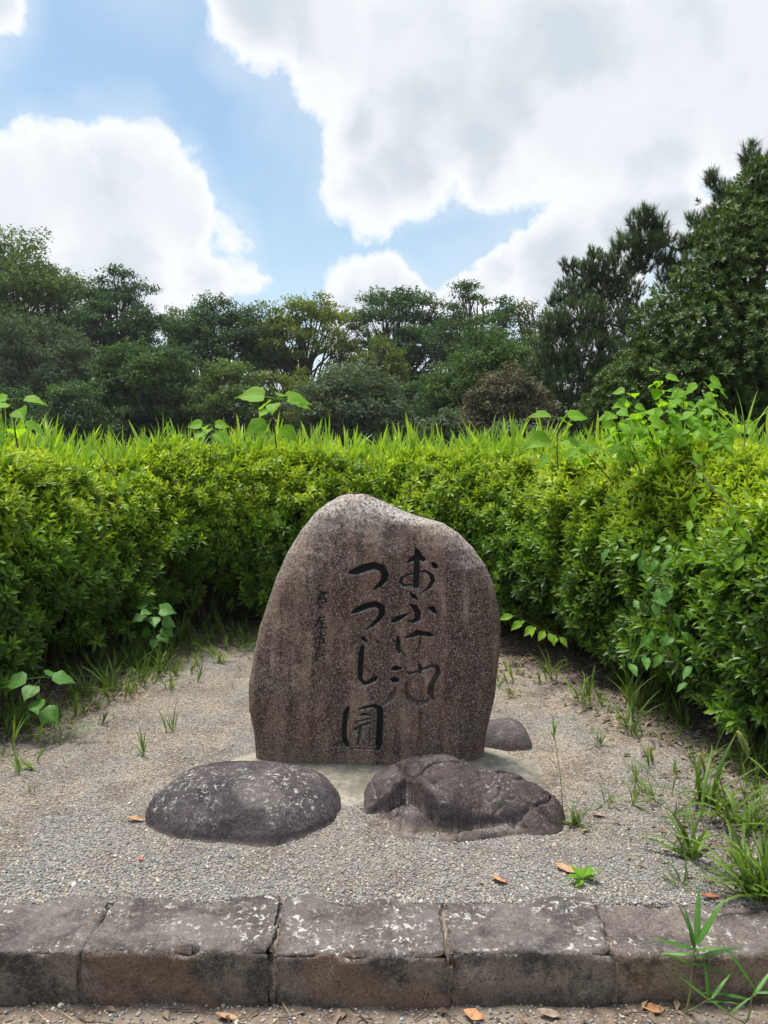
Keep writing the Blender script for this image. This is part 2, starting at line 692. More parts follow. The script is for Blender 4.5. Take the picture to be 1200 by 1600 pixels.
def granite_mat():
    b = MB('monument_granite')
    x, y, z = b.xyz()
    n1 = b.noise(3.2, 5, .6, b.scaled((2.2, 1, .55)))          # vertical weather streaks
    n2 = b.noise(7, 5, .6)
    c = b.mix(b.rng(n1, .36, .62), (.070, .030, .023), (.19, .103, .076))
    c = b.mix(b.rng(n2, .46, .66, 0, .8), c, (.30, .205, .14))
    stk = b.noise(9, 4, .6, b.scaled((1.6, 1, .16)))
    c = b.mix(b.rng(stk, .44, .58, 0, .88), c, (.048, .023, .022))
    stk2 = b.noise(13, 4, .6, b.scaled((1.3, 1, .2)))
    c = b.mix(b.rng(stk2, .54, .68, 0, .55), c, (.33, .26, .20))
    # dark grey-green grime low down, tan band at the foot
    mot = b.noise(34, 6, .75)
    c = b.mix(b.rng(mot, .50, .62, 0, .55), c, (.040, .024, .022))
    c = b.mix(b.rng(b.noise(48, 5, .75), .56, .66, 0, .5), c, (.30, .22, .165))
    gr = b.math('MULTIPLY', b.rng(z, .75, .1), b.rng(b.noise(5.5, 5), .47, .62))
    c = b.mix(b.math('MULTIPLY', gr, .55), c, (.060, .062, .050))
    foot = b.math('MULTIPLY', b.rng(z, .13, .02), b.rng(b.noise(16, 4), .35, .6))
    c = b.mix(b.math('MULTIPLY', foot, .6), c, (.25, .20, .14))
    # mineral grains: light quartz and dark mica
    v1 = b.vor(260, 'Color')
    sp = b.n.new('ShaderNodeSeparateColor')
    b.l.new(v1, sp.inputs[0])
    c = b.mix(b.rng(sp.outputs[0], .66, .95, 0, .50), c, (.38, .285, .22))
    c = b.mix(b.rng(sp.outputs[1], .66, .95, 0, .70), c, (.030, .020, .022))
    v2 = b.vor(210, 'Color')
    sp2 = b.n.new('ShaderNodeSeparateColor')
    b.l.new(v2, sp2.inputs[0])
    c = b.mix(b.rng(sp2.outputs[0], .90, .97, 0, .5), c, (.50, .45, .40))
    v3 = b.vor(340, 'Color')
    sp3 = b.n.new('ShaderNodeSeparateColor')
    b.l.new(v3, sp3.inputs[0])
    c = b.mix(b.rng(sp3.outputs[2], .86, .97, 0, .5), c, (.55, .49, .44))
    # pale lichen crust on the weathered upper rim and outer edges
    up = b.rng(b.nz(), .05, .8)
    ln = b.noise(75, 6, .75)
    lic = b.math('MULTIPLY', b.rng(ln, .42, .58), b.math('ADD', b.math('MULTIPLY', up, .9), b.rng(z, 1.08, 1.30, 0, .40), True))
    c = b.mix(lic, c, (.46, .445, .42))
    ed = b.rng(b.noise(130, 5, .8), .60, .68, 0, .55)
    c = b.mix(b.math('MULTIPLY', ed, .6), c, (.36, .31, .27))
    # remains of black paint in the cut characters
    pt = b.attr('paint')
    wear = b.rng(b.noise(70, 6, .75), .30, .75, .25, 1.0)
    pf = b.math('MULTIPLY', pt, b.math('SUBTRACT', 1.15, b.math('MULTIPLY', wear, b.math('SUBTRACT', 1.1, pt)), True), True)
    c = b.mix(pf, c, (.010, .013, .015))
    b.color(c)
    b.bsdf.inputs['Roughness'].default_value = .82
    b.bsdf.inputs['Specular IOR Level'].default_value = .3
    h = b.math('ADD', b.math('MULTIPLY', sp.outputs[0], .5), b.noise(160, 6, .7))
    q = b.bump(h, .0035, .9)
    b.bump(b.noise(22, 5, .6), .012, .6, q)
    return b.m


def rock_mat(name, dark, mid, lichen=.5, side=None, lichscale=46):
    b = MB(name)
    x, y, z = b.xyz()
    n1 = b.noise(6, 6, .62)
    c = b.mix(b.rng(n1, .35, .65), dark, mid)
    n2 = b.noise(19, 6, .7)
    c = b.mix(b.rng(n2, .5, .75, 0, .6), c, tuple(v * 1.7 for v in mid))
    up = b.rng(b.nz(), .35, .92)
    if side is not None:
        sn = b.noise(8, 5, .6)
        s2 = b.mix(b.rng(sn, .42, .58), side, tuple(v * .30 for v in side))
        s2 = b.mix(b.rng(b.noise(55, 5, .7), .45, .7, 0, .6), s2, tuple(v * 1.5 for v in side))
        s2 = b.mix(b.rng(z, -.09, -.165, 0, .6), s2, (.055, .04, .03))
        s2 = b.mix(b.rng(b.noise(3.1, 2), .54, .62, 0, .8), s2, (.22, .135, .09))
        c = b.mix(b.math('MULTIPLY', b.math('SUBTRACT', 1.0, up), .92), c, s2)
    v = b.vor(230, 'Color')
    sp = b.n.new('ShaderNodeSeparateColor')
    b.l.new(v, sp.inputs[0])
    c = b.mix(b.rng(sp.outputs[0], .86, .98, 0, .30), c, tuple(min(.6, v * 2.2 + .04) for v in mid))
    c = b.mix(b.rng(sp.outputs[1], .70, .98, 0, .6), c, tuple(v * .35 for v in dark))
    patch = b.rng(b.noise(4.2, 4, .6), .44, .58)
    ln = b.noise(lichscale, 8, .78, dist=.6)
    lic = b.math('MULTIPLY', b.rng(ln, .545, .60), b.math('MULTIPLY', b.math('ADD', patch, .14, True), b.math('ADD', up, .12, True)))
    c = b.mix(b.math('MULTIPLY', b.math('MULTIPLY', b.rng(b.noise(5, 3), .5, .62), up), .35), c, (.20, .18, .175))
    c = b.mix(b.math('MULTIPLY', lic, lichen, True), c, (.62, .60, .56))
    # gravel dust at the very foot
    c = b.mix(b.math('MULTIPLY', b.rng(z, .020, -.005), b.rng(n2, .35, .6, .1, .6)), c, (.30, .25, .20)) if side is None else c
    b.color(c)
    b.bsdf.inputs['Roughness'].default_value = .78
    b.bsdf.inputs['Specular IOR Level'].default_value = .35
    q = b.bump(b.noise(26, 8, .68), .022, .9)
    b.bump(sp.outputs[0], .0025, .6, q)
    return b.m


M['granite'] = granite_mat()
M['rock'] = rock_mat('dark_purple_rock', (.032, .026, .030), (.082, .066, .072), .75)
M['rock2'] = rock_mat('dark_purple_rock_smooth', (.034, .025, .027), (.085, .062, .065), .45, lichscale=60)
M['rock3'] = rock_mat('grey_rock', (.05, .043, .044), (.12, .10, .10), .4)
M['kerb'] = rock_mat('kerb_stone_rock', (.062, .052, .050), (.165, .142, .130), .95, (.19, .155, .125), 40)
M['kerb_sandy'] = rock_mat('kerb_stone_sandy', (.080, .064, .062), (.19, .155, .14), .7, (.26, .20, .14), 40)


def hedge_path_x():
    pass


# front line of the hedge on the ground, world metres
PATH = np.array([(-3.6, 1.2), (-3.1, 2.2), (-2.55, 3.1), (-2.1, 3.95), (-1.9, 4.7), (-1.75, 5.4), (-1.3, 5.95), (-.6, 6.1), (.2, 6.0), (.75, 5.75),
                 (1.1, 5.3), (1.38, 4.7), (1.55, 4.1), (1.68, 3.5), (2.05, 2.9), (2.6, 2.2), (3.3, 1.4)])


def smooth_path(P, n=400):
    k = len(P)
    out = []
    for i in range(k - 1):
        p0, p1, p2, p3 = P[max(0, i - 1)], P[i], P[i + 1], P[min(k - 1, i + 2)]
        for t in np.linspace(0, 1, 30, endpoint=False):
            out.append(.5 * ((2 * p1) + (-p0 + p2) * t + (2 * p0 - 5 * p1 + 4 * p2 - p3) * t * t + (-p0 + 3 * p1 - 3 * p2 + p3) * t ** 3))
    out.append(P[-1])
    out = np.array(out)
    s = np.concatenate([[0], np.cumsum(np.linalg.norm(np.diff(out, axis=0), axis=1))])
    q = np.linspace(0, s[-1], n)
    return np.stack([np.interp(q, s, out[:, 0]), np.interp(q, s, out[:, 1])], 1), s[-1]


HP, HLEN = smooth_path(PATH)
_t = np.gradient(HP, axis=0)
_t /= np.linalg.norm(_t, axis=1)[:, None]
HN = np.stack([_t[:, 1], -_t[:, 0]], 1)       # candidate normal; must point to the clearing
cen = np.array([0, 3.6])
sgn = np.sign(np.sum((cen - HP) * HN, axis=1))
HN *= sgn[:, None]


def path_dist(X, Y):
    """signed distance to the hedge front: positive in the clearing"""
    P = np.stack([X, Y], 1)
    best = np.full(len(P), 1e9)
    sg = np.ones(len(P))
    for i in range(0, len(HP), 2):
        d = P - HP[i]
        L = np.hypot(d[:, 0], d[:, 1])
        m = L < best
        best = np.where(m, L, best)
        sg = np.where(m, np.sign(d @ HN[i]), sg)
    return best * sg


# ------------------------------------------------------------------ ground
KERB_FRONT = 2.16
KERB_BACK = 2.45


def ground_z(X, Y):
    P = np.stack([X, Y, np.zeros_like(X)], 1)
    z = fbm(P * 1.3, 3, 5) * .05 + fbm(P * 9, 3, 9) * .012
    d = path_dist(X, Y)
    z += np.clip((.35 - d) / .8, 0, 1) * .06
    z *= np.clip((Y - KERB_BACK) / .5, 0.15, 1)
    z += np.exp(-(((X - 0.02) / .75) ** 2 + ((Y - 3.45) / .45) ** 2) ** 2) * .015
    return z - .006 - np.clip(2.425 - Y, 0, .2) * 1.6


def ground_mat():
    b = MB('gravelly_ground')
    x, y, z = b.xyz()
    shade = b.attr('soil')
    n1 = b.noise(2.1, 5, .6)
    n2 = b.noise(60, 6, .7)
    sand = b.mix(b.rng(n2, .3, .7), (.21, .168, .125), (.41, .335, .25))
    grey = b.mix(b.rng(b.noise(95, 4, .7), .35, .65), (.12, .113, .11), (.33, .31, .29))
    f = b.math('ADD', b.rng(n1, .42, .60, 0, .9), b.rng(y, 3.2, 2.5, 0, .8), True)
    c = b.mix(f, sand, grey)
    brown = b.mix(b.rng(n2, .3, .7), (.11, .078, .058), (.22, .165, .125))
    c = b.mix(b.rng(b.noise(3.7, 6, .7), .47, .60, 0, .8), c, brown)
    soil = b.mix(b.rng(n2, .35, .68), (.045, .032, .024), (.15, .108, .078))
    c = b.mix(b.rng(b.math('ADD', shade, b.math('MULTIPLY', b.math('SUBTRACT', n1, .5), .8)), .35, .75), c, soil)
    v = b.vor(150, 'Color')
    sp = b.n.new('ShaderNodeSeparateColor')
    b.l.new(v, sp.inputs[0])
    c = b.mix(b.rng(sp.outputs[0], .70, .95, 0, .6), c, (.50, .46, .41))
    c = b.mix(b.rng(sp.outputs[1], .62, .95, 0, .75), c, (.065, .058, .056))
    b.color(c)
    b.bsdf.inputs['Roughness'].default_value = .95
    b.bump(b.math('ADD', b.vor(110), b.noise(200, 4, .7)), .008, .9)
    return b.m


def grid_sheet(name, xs, ys, zf, mat, attrs=None, kind='structure'):
    X, Y = np.meshgrid(xs, ys)
    X, Y = X.ravel(), Y.ravel()
    Z = zf(X, Y)
    nx, ny = len(xs), len(ys)
    i = np.arange(nx - 1)[None, :] + np.arange(ny - 1)[:, None] * nx
    F = np.stack([i, i + 1, i + 1 + nx, i + nx], -1).reshape(-1, 4)
    a = {k: f(X, Y) for k, f in (attrs or {}).items()}
    return obj(name, mesh(name, np.stack([X, Y, Z], 1), F, mat, None, True, a), kind=kind)


M['ground'] = ground_mat()
xs = np.concatenate([[-400, -120, -40, -15, -8], np.linspace(-5, 5, 220), [8, 15, 40, 120, 400]])
ys = np.concatenate([np.linspace(2.30, 7.0, 152), [8, 10, 14, 20, 40, 80, 200, 600]])
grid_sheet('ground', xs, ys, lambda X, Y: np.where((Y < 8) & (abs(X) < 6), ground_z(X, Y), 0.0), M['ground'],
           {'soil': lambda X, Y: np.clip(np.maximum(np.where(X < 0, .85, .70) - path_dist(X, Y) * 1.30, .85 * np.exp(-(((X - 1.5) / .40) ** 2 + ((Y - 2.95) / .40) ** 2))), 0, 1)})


def path_mat():
    b = MB('trodden_earth')
    n = b.noise(35, 7, .7)
    c = b.mix(b.rng(n, .3, .7), (.085, .060, .045), (.25, .19, .145))
    c = b.mix(b.rng(b.noise(5, 4), .45, .65, 0, .6), c, (.30, .25, .20))
    b.color(c)
    b.bsdf.inputs['Roughness'].default_value = .95
    b.bump(b.math('ADD', b.vor(90), n), .010, .9)
    return b.m


M['path'] = path_mat()
LOW = -.165


def low_z(X, Y):
    P = np.stack([X, Y, np.zeros_like(X)], 1)
    return LOW + fbm(P * 3, 3, 31) * .02 + fbm(P * 16, 3, 33) * .012


grid_sheet('footpath', np.concatenate([[-400, -50, -8], np.linspace(-3, 3, 160), [8, 50, 400]]),
           np.concatenate([[-300, -60, -12, -3, 0], np.linspace(1.2, 2.34, 60)]), low_z, M['path'])


# pebbles: nobody could count them
def pebble_stuff(name, N, area, size, dens, mats, zf, seed, sub=1):
    rg = np.random.default_rng(seed)
    x0, x1, y0, y1 = area
    X = rg.uniform(x0, x1, N)
    Y = y0 + (y1 - y0) * rg.uniform(0, 1, N) ** 1.25
    keep = (np.abs(X) < Y * .60 + .35) & (rg.uniform(0, 1, N) < dens(X, Y))
    X, Y = X[keep], Y[keep]
    n = len(X)
    s = rg.uniform(size[0], size[1], n) * np.clip(1.25 - .16 * (Y - 2.4), .6, 1.2) * np.where(rg.uniform(0, 1, n) < .03, 1.7, 1)
    Z = zf(X, Y) + s * .15
    me = bpy.data.meshes.new(name)
    me.vertices.add(n)
    me.vertices.foreach_set("co", np.stack([X, Y, Z], 1).astype(np.float32).ravel())
    a = me.attributes.new("scl", 'FLOAT_VECTOR', 'POINT')
    a.data.foreach_set("vector", (np.stack([rg.uniform(.8, 1.4, n), rg.uniform(.7, 1.1, n), rg.uniform(.45, .8, n)], 1) * s[:, None]).astype(np.float32).ravel())
    a = me.attributes.new("rot", 'FLOAT_VECTOR', 'POINT')
    a.data.foreach_set("vector", rg.uniform(-.5, .5, (n, 3)).astype(np.float32).ravel() * np.tile([1, 1, 6.28], n).astype(np.float32))
    a = me.attributes.new("shade", 'FLOAT', 'POINT')
    a.data.foreach_set("value", rg.uniform(0, 1, n).astype(np.float32))
    me.update()
    o = obj(name, me, kind='stuff')
    ng = bpy.data.node_groups.new(name + "_nodes", 'GeometryNodeTree')
    ng.interface.new_socket(name="Geometry", in_out='INPUT', socket_type='NodeSocketGeometry')
    ng.interface.new_socket(name="Geometry", in_out='OUTPUT', socket_type='NodeSocketGeometry')
    N_ = ng.nodes
    gi, go = N_.new('NodeGroupInput'), N_.new('NodeGroupOutput')
    mp = N_.new('GeometryNodeMeshToPoints')
    ic = N_.new('GeometryNodeMeshIcoSphere')
    ic.inputs['Subdivisions'].default_value = sub
    ic.inputs['Radius'].default_value = .5
    ss = N_.new('GeometryNodeSetShadeSmooth')
    sm = N_.new('GeometryNodeSetMaterial')
    sm.inputs['Material'].default_value = mats
    iop = N_.new('GeometryNodeInstanceOnPoints')
    ng.links.new(gi.outputs[0], mp.inputs['Mesh'])
    ng.links.new(mp.outputs[0], iop.inputs['Points'])
    ng.links.new(ic.outputs[0], ss.inputs[0])
    ng.links.new(ss.outputs[0], sm.inputs[0])
    ng.links.new(sm.outputs[0], iop.inputs['Instance'])
    for an, inp in (('scl', 'Scale'), ('rot', 'Rotation')):
        na = N_.new('GeometryNodeInputNamedAttribute')
        na.data_type = 'FLOAT_VECTOR'
        na.inputs['Name'].default_value = an
        ng.links.new(na.outputs['Attribute'], iop.inputs[inp])
    ng.links.new(iop.outputs[0], go.inputs[0])
    md = o.modifiers.new("scatter", 'NODES')
    md.node_group = ng
    return o


def pebble_mat():
    b = MB('pebbles')
    r = b.attr('shade', True)
    c = b.mix(b.rng(r, .0, .35), (.10, .105, .115), (.20, .20, .205))
    c = b.mix(b.rng(r, .35, .60), c, (.27, .245, .215))
    c = b.mix(b.rng(r, .60, .82), c, (.33, .28, .22))
    c = b.mix(b.rng(r, .90, .98), c, (.50, .47, .42))
    b.color(c)
    b.bsdf.inputs['Roughness'].default_value = .75
    return b.m


M['pebble'] = pebble_mat()


def dens_big(X, Y):
    P = np.stack([X * 1.7, Y * 1.7, X * 0], 1)
    n = fbm(P, 4, 77) + .5
    d = np.clip((3.5 - Y) / 1.1, .12, 1.0)
    side = np.clip(path_dist(X, Y) / .5, 0, 1)
    pad = 1 - np.exp(-(((X - .0) / .80) ** 2 + ((Y - 3.5) / .36) ** 2) ** 3)
    return np.clip(d * (0.35 + 1.6 * np.clip((n - .38) * 3, 0, 1)), 0, 1) * side * pad


def dens_small(X, Y):
    side = np.clip(path_dist(X, Y) / .4, 0, 1)
    pad = 1 - .55 * np.exp(-(((X - .0) / .80) ** 2 + ((Y - 3.5) / .36) ** 2) ** 3)
    return np.clip((7.5 - Y) / 3.5, .3, 1) * side * pad * (.12 + 1.3 * np.clip((fbm(np.stack([X * 2.6, Y * 2.6, X * 0], 1), 4, 78) + .12) * 4, 0, 1))


pebble_stuff('gravel', 85000, (-2.6, 2.6, 2.42, 5.2), (.0048, .0105), dens_big, M['pebble'], ground_z, 3)
pebble_stuff('fine_gravel', 230000, (-2.8, 2.8, 2.42, 6.0), (.0034, .0075), dens_small, M['pebble'], ground_z, 4)
pebble_stuff('path_grit', 9000, (-1.6, 1.6, 1.75, 2.17), (.004, .011), lambda X, Y: np.full(len(X), .6), M['pebble'], low_z, 5)


# ------------------------------------------------------------------ kerb
kerb = bpy.data.objects.new('kerb', None)
kerb.location = (0, 2.3, 0)
COL.objects.link(kerb)
kerb['kind'] = 'structure'
kerb['label'] = 'row of rough dark kerb stones along the front of the gravel'


def rough_box(x0, x1, y0, y1, z0, z1, seed, rad=.012, amp=.011):
    nx, ny, nz = max(8, int((x1 - x0) / .011)), 26, 18
    V, F = [], []
    idx = {}

    def vid(i, j, k):
        key = (i, j, k)
        if key not in idx:
            idx[key] = len(V)
            V.append((x0 + (x1 - x0) * i / nx, y0 + (y1 - y0) * j / ny, z0 + (z1 - z0) * k / nz))
        return idx[key]
    for i in range(nx):
        for j in range(ny):
            F.append((vid(i, j, nz), vid(i + 1, j, nz), vid(i + 1, j + 1, nz), vid(i, j + 1, nz)))
        for k in range(nz):
            F.append((vid(i, 0, k), vid(i + 1, 0, k), vid(i + 1, 0, k + 1), vid(i, 0, k + 1)))
            F.append((vid(i, ny, k), vid(i, ny, k + 1), vid(i + 1, ny, k + 1), vid(i + 1, ny, k)))
    for j in range(ny):
        for k in range(nz):
            F.append((vid(0, j, k), vid(0, j, k + 1), vid(0, j + 1, k + 1), vid(0, j + 1, k)))
            F.append((vid(nx, j, k), vid(nx, j + 1, k), vid(nx, j + 1, k + 1), vid(nx, j, k + 1)))
    P = np.array(V)
    lo, hi = np.array([x0, y0, z0]) + rad, np.array([x1, y1, z1]) - rad
    core = np.clip(P, lo, hi)
    d = P - core
    L = np.maximum(1e-9, np.linalg.norm(d, axis=1))[:, None]
    nrm_ = d / L
    r_var = rad * (1 + fbm(P * 9, 3, seed + 50)[:, None] * 1.2)
    P2 = core + nrm_ * np.where(L > rad * 1.0, r_var, np.minimum(L, r_var) * 1.0)
    disp = fbm(P * 7, 4, seed) * amp * 3.2 + fbm(P * 30, 4, seed + 9, .6) * amp * 1.3
    # chipped arrises
    edge = np.clip((np.sum(np.abs(nrm_) > .35, axis=1) - 1), 0, 2)
    chip = np.clip(fbm(P * 12, 4, seed + 3) - .01, 0, 1) * .16 * edge
    P2 = P2 + nrm_ * (disp - chip)[:, None]
    return P2, F


joints = [-2.55, -1.99, -1.43, -.893, -.329, .192, .682, 1.25, 1.80, 2.35, 2.9]
for i in range(len(joints) - 1):
    x0, x1 = joints[i] + .0022, joints[i + 1] - .0022
    rr = random.Random(i + 3)
    right = joints[i] > .6
    zt = (-.012 if right else rr.uniform(-.004, .006))
    y0 = KERB_FRONT + rr.uniform(-.008, .008) + (.012 if right else 0)
    V, F = rough_box(x0, x1, y0, KERB_BACK + rr.uniform(-.01, .02), LOW - .08, zt, 100 + i * 7)
    cx = (x0 + x1) / 2
    o = obj('kerb_stone', mesh('kerb_stone', V - np.array([cx, 2.3, 0]), F, M['kerb_sandy'] if right else M['kerb'], None, True), kerb)
    o.location = (cx, 0, 0)
    if i == 2:
        o['label'] = 'kerb stone with rusty brown front face'

# packed earth and grit in the joints and behind the stones
b_ = Geo()


# ------------------------------------------------------------------ monument stone with carved characters
YS = 3.60     # mid plane of the stone
YF = 3.462    # its front
OUT = [(505, 78), (530, 78), (560, 86), (620, 112), (700, 150), (760, 172), (800, 183), (870, 203), (930, 243), (990, 303), (1040, 375), (1072, 455), (1095, 550),
       (1104, 630), (1100, 720), (1087, 800), (1076, 900), (1052, 1000), (1042, 1060), (1032, 1130), (1025, 1200)]
OUTL = [(505, 78), (480, 80), (445, 92), (400, 118), (350, 157), (290, 230), (232, 320), (190, 420), (152, 530), (120, 620), (95, 740), (80, 850), (79, 960), (98, 1060),
        (108, 1150), (115, 1200)]


def zo(p):
    return at(360 + p[0] / 2.609, 740 + p[1] / 2.609, YS)


RT = np.array([zo(p)[:] for p in OUT])
LT = np.array([zo(p)[:] for p in OUTL])
ztop = RT[0, 2]
zbot = -.06


def side_x(T, z):
    o_ = np.argsort(T[:, 2])
    return np.interp(z, T[o_, 2], T[o_, 0])


# characters as strokes in photograph pixels
def A(pts):   # zoom of (460,840), factor 4.615
    return [(460 + x / 4.615, 840 + y / 4.615, w / 4.615) for x, y, w in pts]


def B(pts):
    return [(460 + x / 4.615, 1010 + y / 4.615, w / 4.615) for x, y, w in pts]


CHARS = [
    # (strokes, paint)
    ([(A([(408, 252, 36), (445, 245, 60), (510, 222, 64), (575, 205, 58), (625, 222, 60), (652, 265, 58), (650, 305, 50), (615, 345, 38), (565, 378, 10)]), 1.0)]),
    ([(A([(412, 545, 16), (450, 528, 46), (520, 497, 50), (585, 483, 48), (628, 510, 52), (632, 555, 46), (605, 595, 38), (560, 636, 22), (510, 668, 6)]), 1.0)]),
    ([(A([(488, 716, 8), (500, 735, 34), (524, 752, 14)]), .95), (A([(592, 742, 10), (602, 756, 24), (610, 764, 8)]), .8),
      (A([(492, 790, 30), (480, 850, 42)]) + B([(480, 80, 42), (474, 170, 42), (474, 235, 34), (500, 272, 26), (535, 262, 32), (575, 240, 44), (596, 222, 14)]), .95)]),
    ([(A([(818, 180, 14), (850, 160, 34), (888, 140, 46), (930, 160, 40), (950, 160, 8)]), 1), (A([(874, 84, 12), (890, 120, 50), (920, 148, 30)]), 1),
      (A([(886, 110, 40), (884, 200, 46), (880, 290, 48), (876, 350, 50)]), .9),
      (A([(858, 262, 12), (810, 272, 16), (772, 296, 22), (766, 325, 26), (788, 348, 20), (845, 342, 16)]), .9),
      (A([(905, 252, 14), (950, 246, 20), (990, 278, 32), (1000, 318, 34), (975, 360, 26), (922, 398, 6)]), .95), (A([(1000, 192, 28), (1015, 207, 44), (1028, 216, 26)]), 1)]),
    ([(A([(836, 404, 12), (860, 425, 36), (886, 446, 14)]), 1), (A([(832, 484, 14), (868, 505, 44), (890, 545, 50), (888, 585, 44), (855, 608, 28), (815, 600, 8)]), .95),
      (A([(828, 544, 6), (785, 568, 30), (740, 590, 44), (712, 604, 30)]), 1), (A([(958, 508, 6), (995, 516, 42), (1016, 540, 30), (1026, 552, 10)]), 1)]),
    ([(A([(745, 716, 12), (748, 750, 34), (747, 800, 34), (752, 831, 24)]) + B([(770, 30, 18), (800, 75, 6)]), .85),
      (A([(806, 722, 14), (845, 708, 36), (885, 690, 46), (930, 695, 40), (975, 702, 38), (1000, 708, 14)]), .95), (A([(880, 668, 12), (905, 690, 30)]), .95),
      (A([(905, 700, 20), (905, 770, 22), (885, 831, 20)]) + B([(850, 60, 10)]), .25)]),
    ([(B([(702, 168, 18), (735, 160, 40), (766, 158, 18)]), 1), (B([(700, 240, 26), (722, 243, 50), (742, 245, 30)]), 1),
      (B([(728, 300, 20), (712, 345, 42), (680, 390, 36), (640, 425, 16)]), .35),
      (B([(808, 184, 16), (830, 196, 28), (870, 185, 18), (935, 160, 24), (990, 142, 30), (1030, 150, 36), (1038, 190, 40), (1010, 240, 44), (985, 290, 50), (980, 340, 46),
          (1000, 385, 22)]), .75),
      (B([(896, 128, 16), (910, 160, 30), (905, 190, 20)]), .9),
      (B([(812, 245, 14), (800, 320, 34), (828, 380, 44), (885, 412, 46), (945, 405, 38), (975, 375, 20)]), .3)]),
    ([(B([(386, 445, 28), (372, 480, 40), (362, 560, 38), (356, 640, 38), (366, 700, 44), (384, 726, 30)]), .9),
      (B([(462, 456, 10), (510, 440, 24), (570, 430, 26), (612, 448, 44), (620, 500, 50), (614, 600, 52), (608, 700, 52), (606, 745, 30)]), .95),
      (B([(468, 498, 10), (508, 490, 26), (535, 496, 12)]), .9), (B([(432, 552, 10), (480, 538, 18), (546, 524, 14)]), .8),
      (B([(436, 604, 24), (470, 580, 18), (520, 562, 24), (546, 556, 14)]), .8), (B([(476, 590, 24), (470, 640, 22), (456, 715, 14)]), .6),
      (B([(540, 600, 12), (545, 650, 14), (535, 725, 14)]), .4), (B([(490, 700, 8), (530, 660, 12), (565, 630, 8)]), .4), (B([(392, 745, 10), (490, 742, 14), (575, 748, 8)]), .5)]),
    # signature column
    ([(A([(182, 384, 4), (196, 400, 11), (172, 450, 9), (150, 486, 4)]), 1), (A([(196, 398, 9), (222, 396, 12), (205, 430, 9), (170, 462, 4)]), 1),
      (A([(196, 452, 6), (225, 440, 12), (230, 465, 10), (205, 478, 8), (192, 462, 7)]), 1), (A([(172, 470, 7), (188, 500, 9)]), 1),
      (A([(172, 350, 10), (176, 354, 10)]), .8), (A([(232, 402, 11), (238, 406, 8)]), .9)]),
    ([(A([(178, 510, 8), (190, 506, 9), (204, 507, 6)]), .8)]),
    ([(A([(185, 580, 9), (220, 572, 9)]), 1), (A([(184, 576, 8), (166, 620, 10), (134, 662, 5)]), 1),
      (A([(186, 600, 7), (218, 592, 8)]), .9), (A([(196, 600, 7), (188, 625, 8), (218, 618, 8)]), .9), (A([(200, 615, 7), (196, 655, 8)]), .9), (A([(176, 660, 7), (232, 648, 9)]), .9)]),
    ([(A([(186, 690, 8), (192, 702, 10)]), .9), (A([(142, 728, 7), (185, 716, 9), (222, 706, 9)]), .9), (A([(150, 734, 7), (150, 770, 8)]), .8),
      (A([(156, 738, 6), (208, 730, 8), (212, 765, 8), (200, 768, 5)]), .8), (A([(184, 716, 8), (180, 800, 8)]), .8)]),
    ([(B([(160, 18, 7), (158, 70, 8)]), .7), (B([(160, 24, 6), (190, 18, 8)]), .7), (B([(160, 40, 6), (186, 34, 7)]), .7), (B([(130, 88, 6), (205, 66, 9)]), .8),
      (B([(160, 80, 7), (150, 115, 8), (180, 100, 5)]), .7), (B([(165, 92, 6), (200, 118, 8)]), .7)]),
    ([(B([(130, 205, 9), (110, 240, 8)]),   .65)]),
    ([(B([(190, 225, 9), (176, 262, 6)]), .7)]),
    ([(B([(192, 315, 8), (182, 340, 6)]), .65)]),
    ([(B([(118, 290, 9), (140, 300, 8)]), .3)]),
    ([(B([(130, 350, 8), (120, 390, 7)]), .3)]),
]


def lin(a, b, h):
    return np.linspace(a, b, max(2, int(round((b - a) / h))), endpoint=False)


us = np.concatenate([.14 * (1 - np.cos(np.linspace(0, math.pi / 2, 34, endpoint=False))), lin(.14, .24, .006), lin(.24, .80, .0021), lin(.80, .86, .006),
                     1 - .14 * (1 - np.cos(np.linspace(math.pi / 2, 0, 34)))])
zs = np.concatenate([lin(zbot, .07, .008), lin(.07, 1.04, .0025), lin(1.04, ztop - .08, .008), ztop - .08 * (1 - np.sin(np.linspace(0, math.pi / 2, 22)))])
UU, ZZ = np.meshgrid(us, zs)
XL, XR = side_x(LT, ZZ), side_x(RT, ZZ)


def stone_surface(U, Z, front=True):
    xl, xr = side_x(LT, Z), side_x(RT, Z)
    s = np.abs(2 * U - 1)
    rim = (1 - s ** 3.4) ** .55
    hv = np.clip((ztop - Z) / .42, 0, 1)
    topf = np.sqrt(np.maximum(0, 1 - (1 - hv) ** 2.6))
    P3 = np.stack([U * 3, Z * 3, 0 * Z], 1)
    T = .145 if front else .17
    low = .86 + .14 * np.clip(Z / .35, 0, 1)
    t = T * rim * topf * low
    X = xl + (xr - xl) * U
    Y = YS - t if front else YS + t
    edge = np.minimum(1, rim * 1.4)
    Pn = np.stack([X, np.full_like(X, 0. if front else 5.), Z], 1)
    Y = Y + fbm(Pn * 3.2, 3, 201) * .045 * edge + fbm(Pn * 11, 3, 205) * .010 * edge + fbm(Pn * 45, 3, 209) * .0035 * edge
    Y = Y + .018 * (Z - .6) * (1 if front else 0)
    wob = fbm(np.stack([Z * 9, np.where(U > .5, 3.0, 9.0), 0 * Z], 1), 3, 88) * .010 * (np.abs(2 * U - 1) ** 2) * np.where(U > .5, 1, -1)
    return X + wob, Y, Z


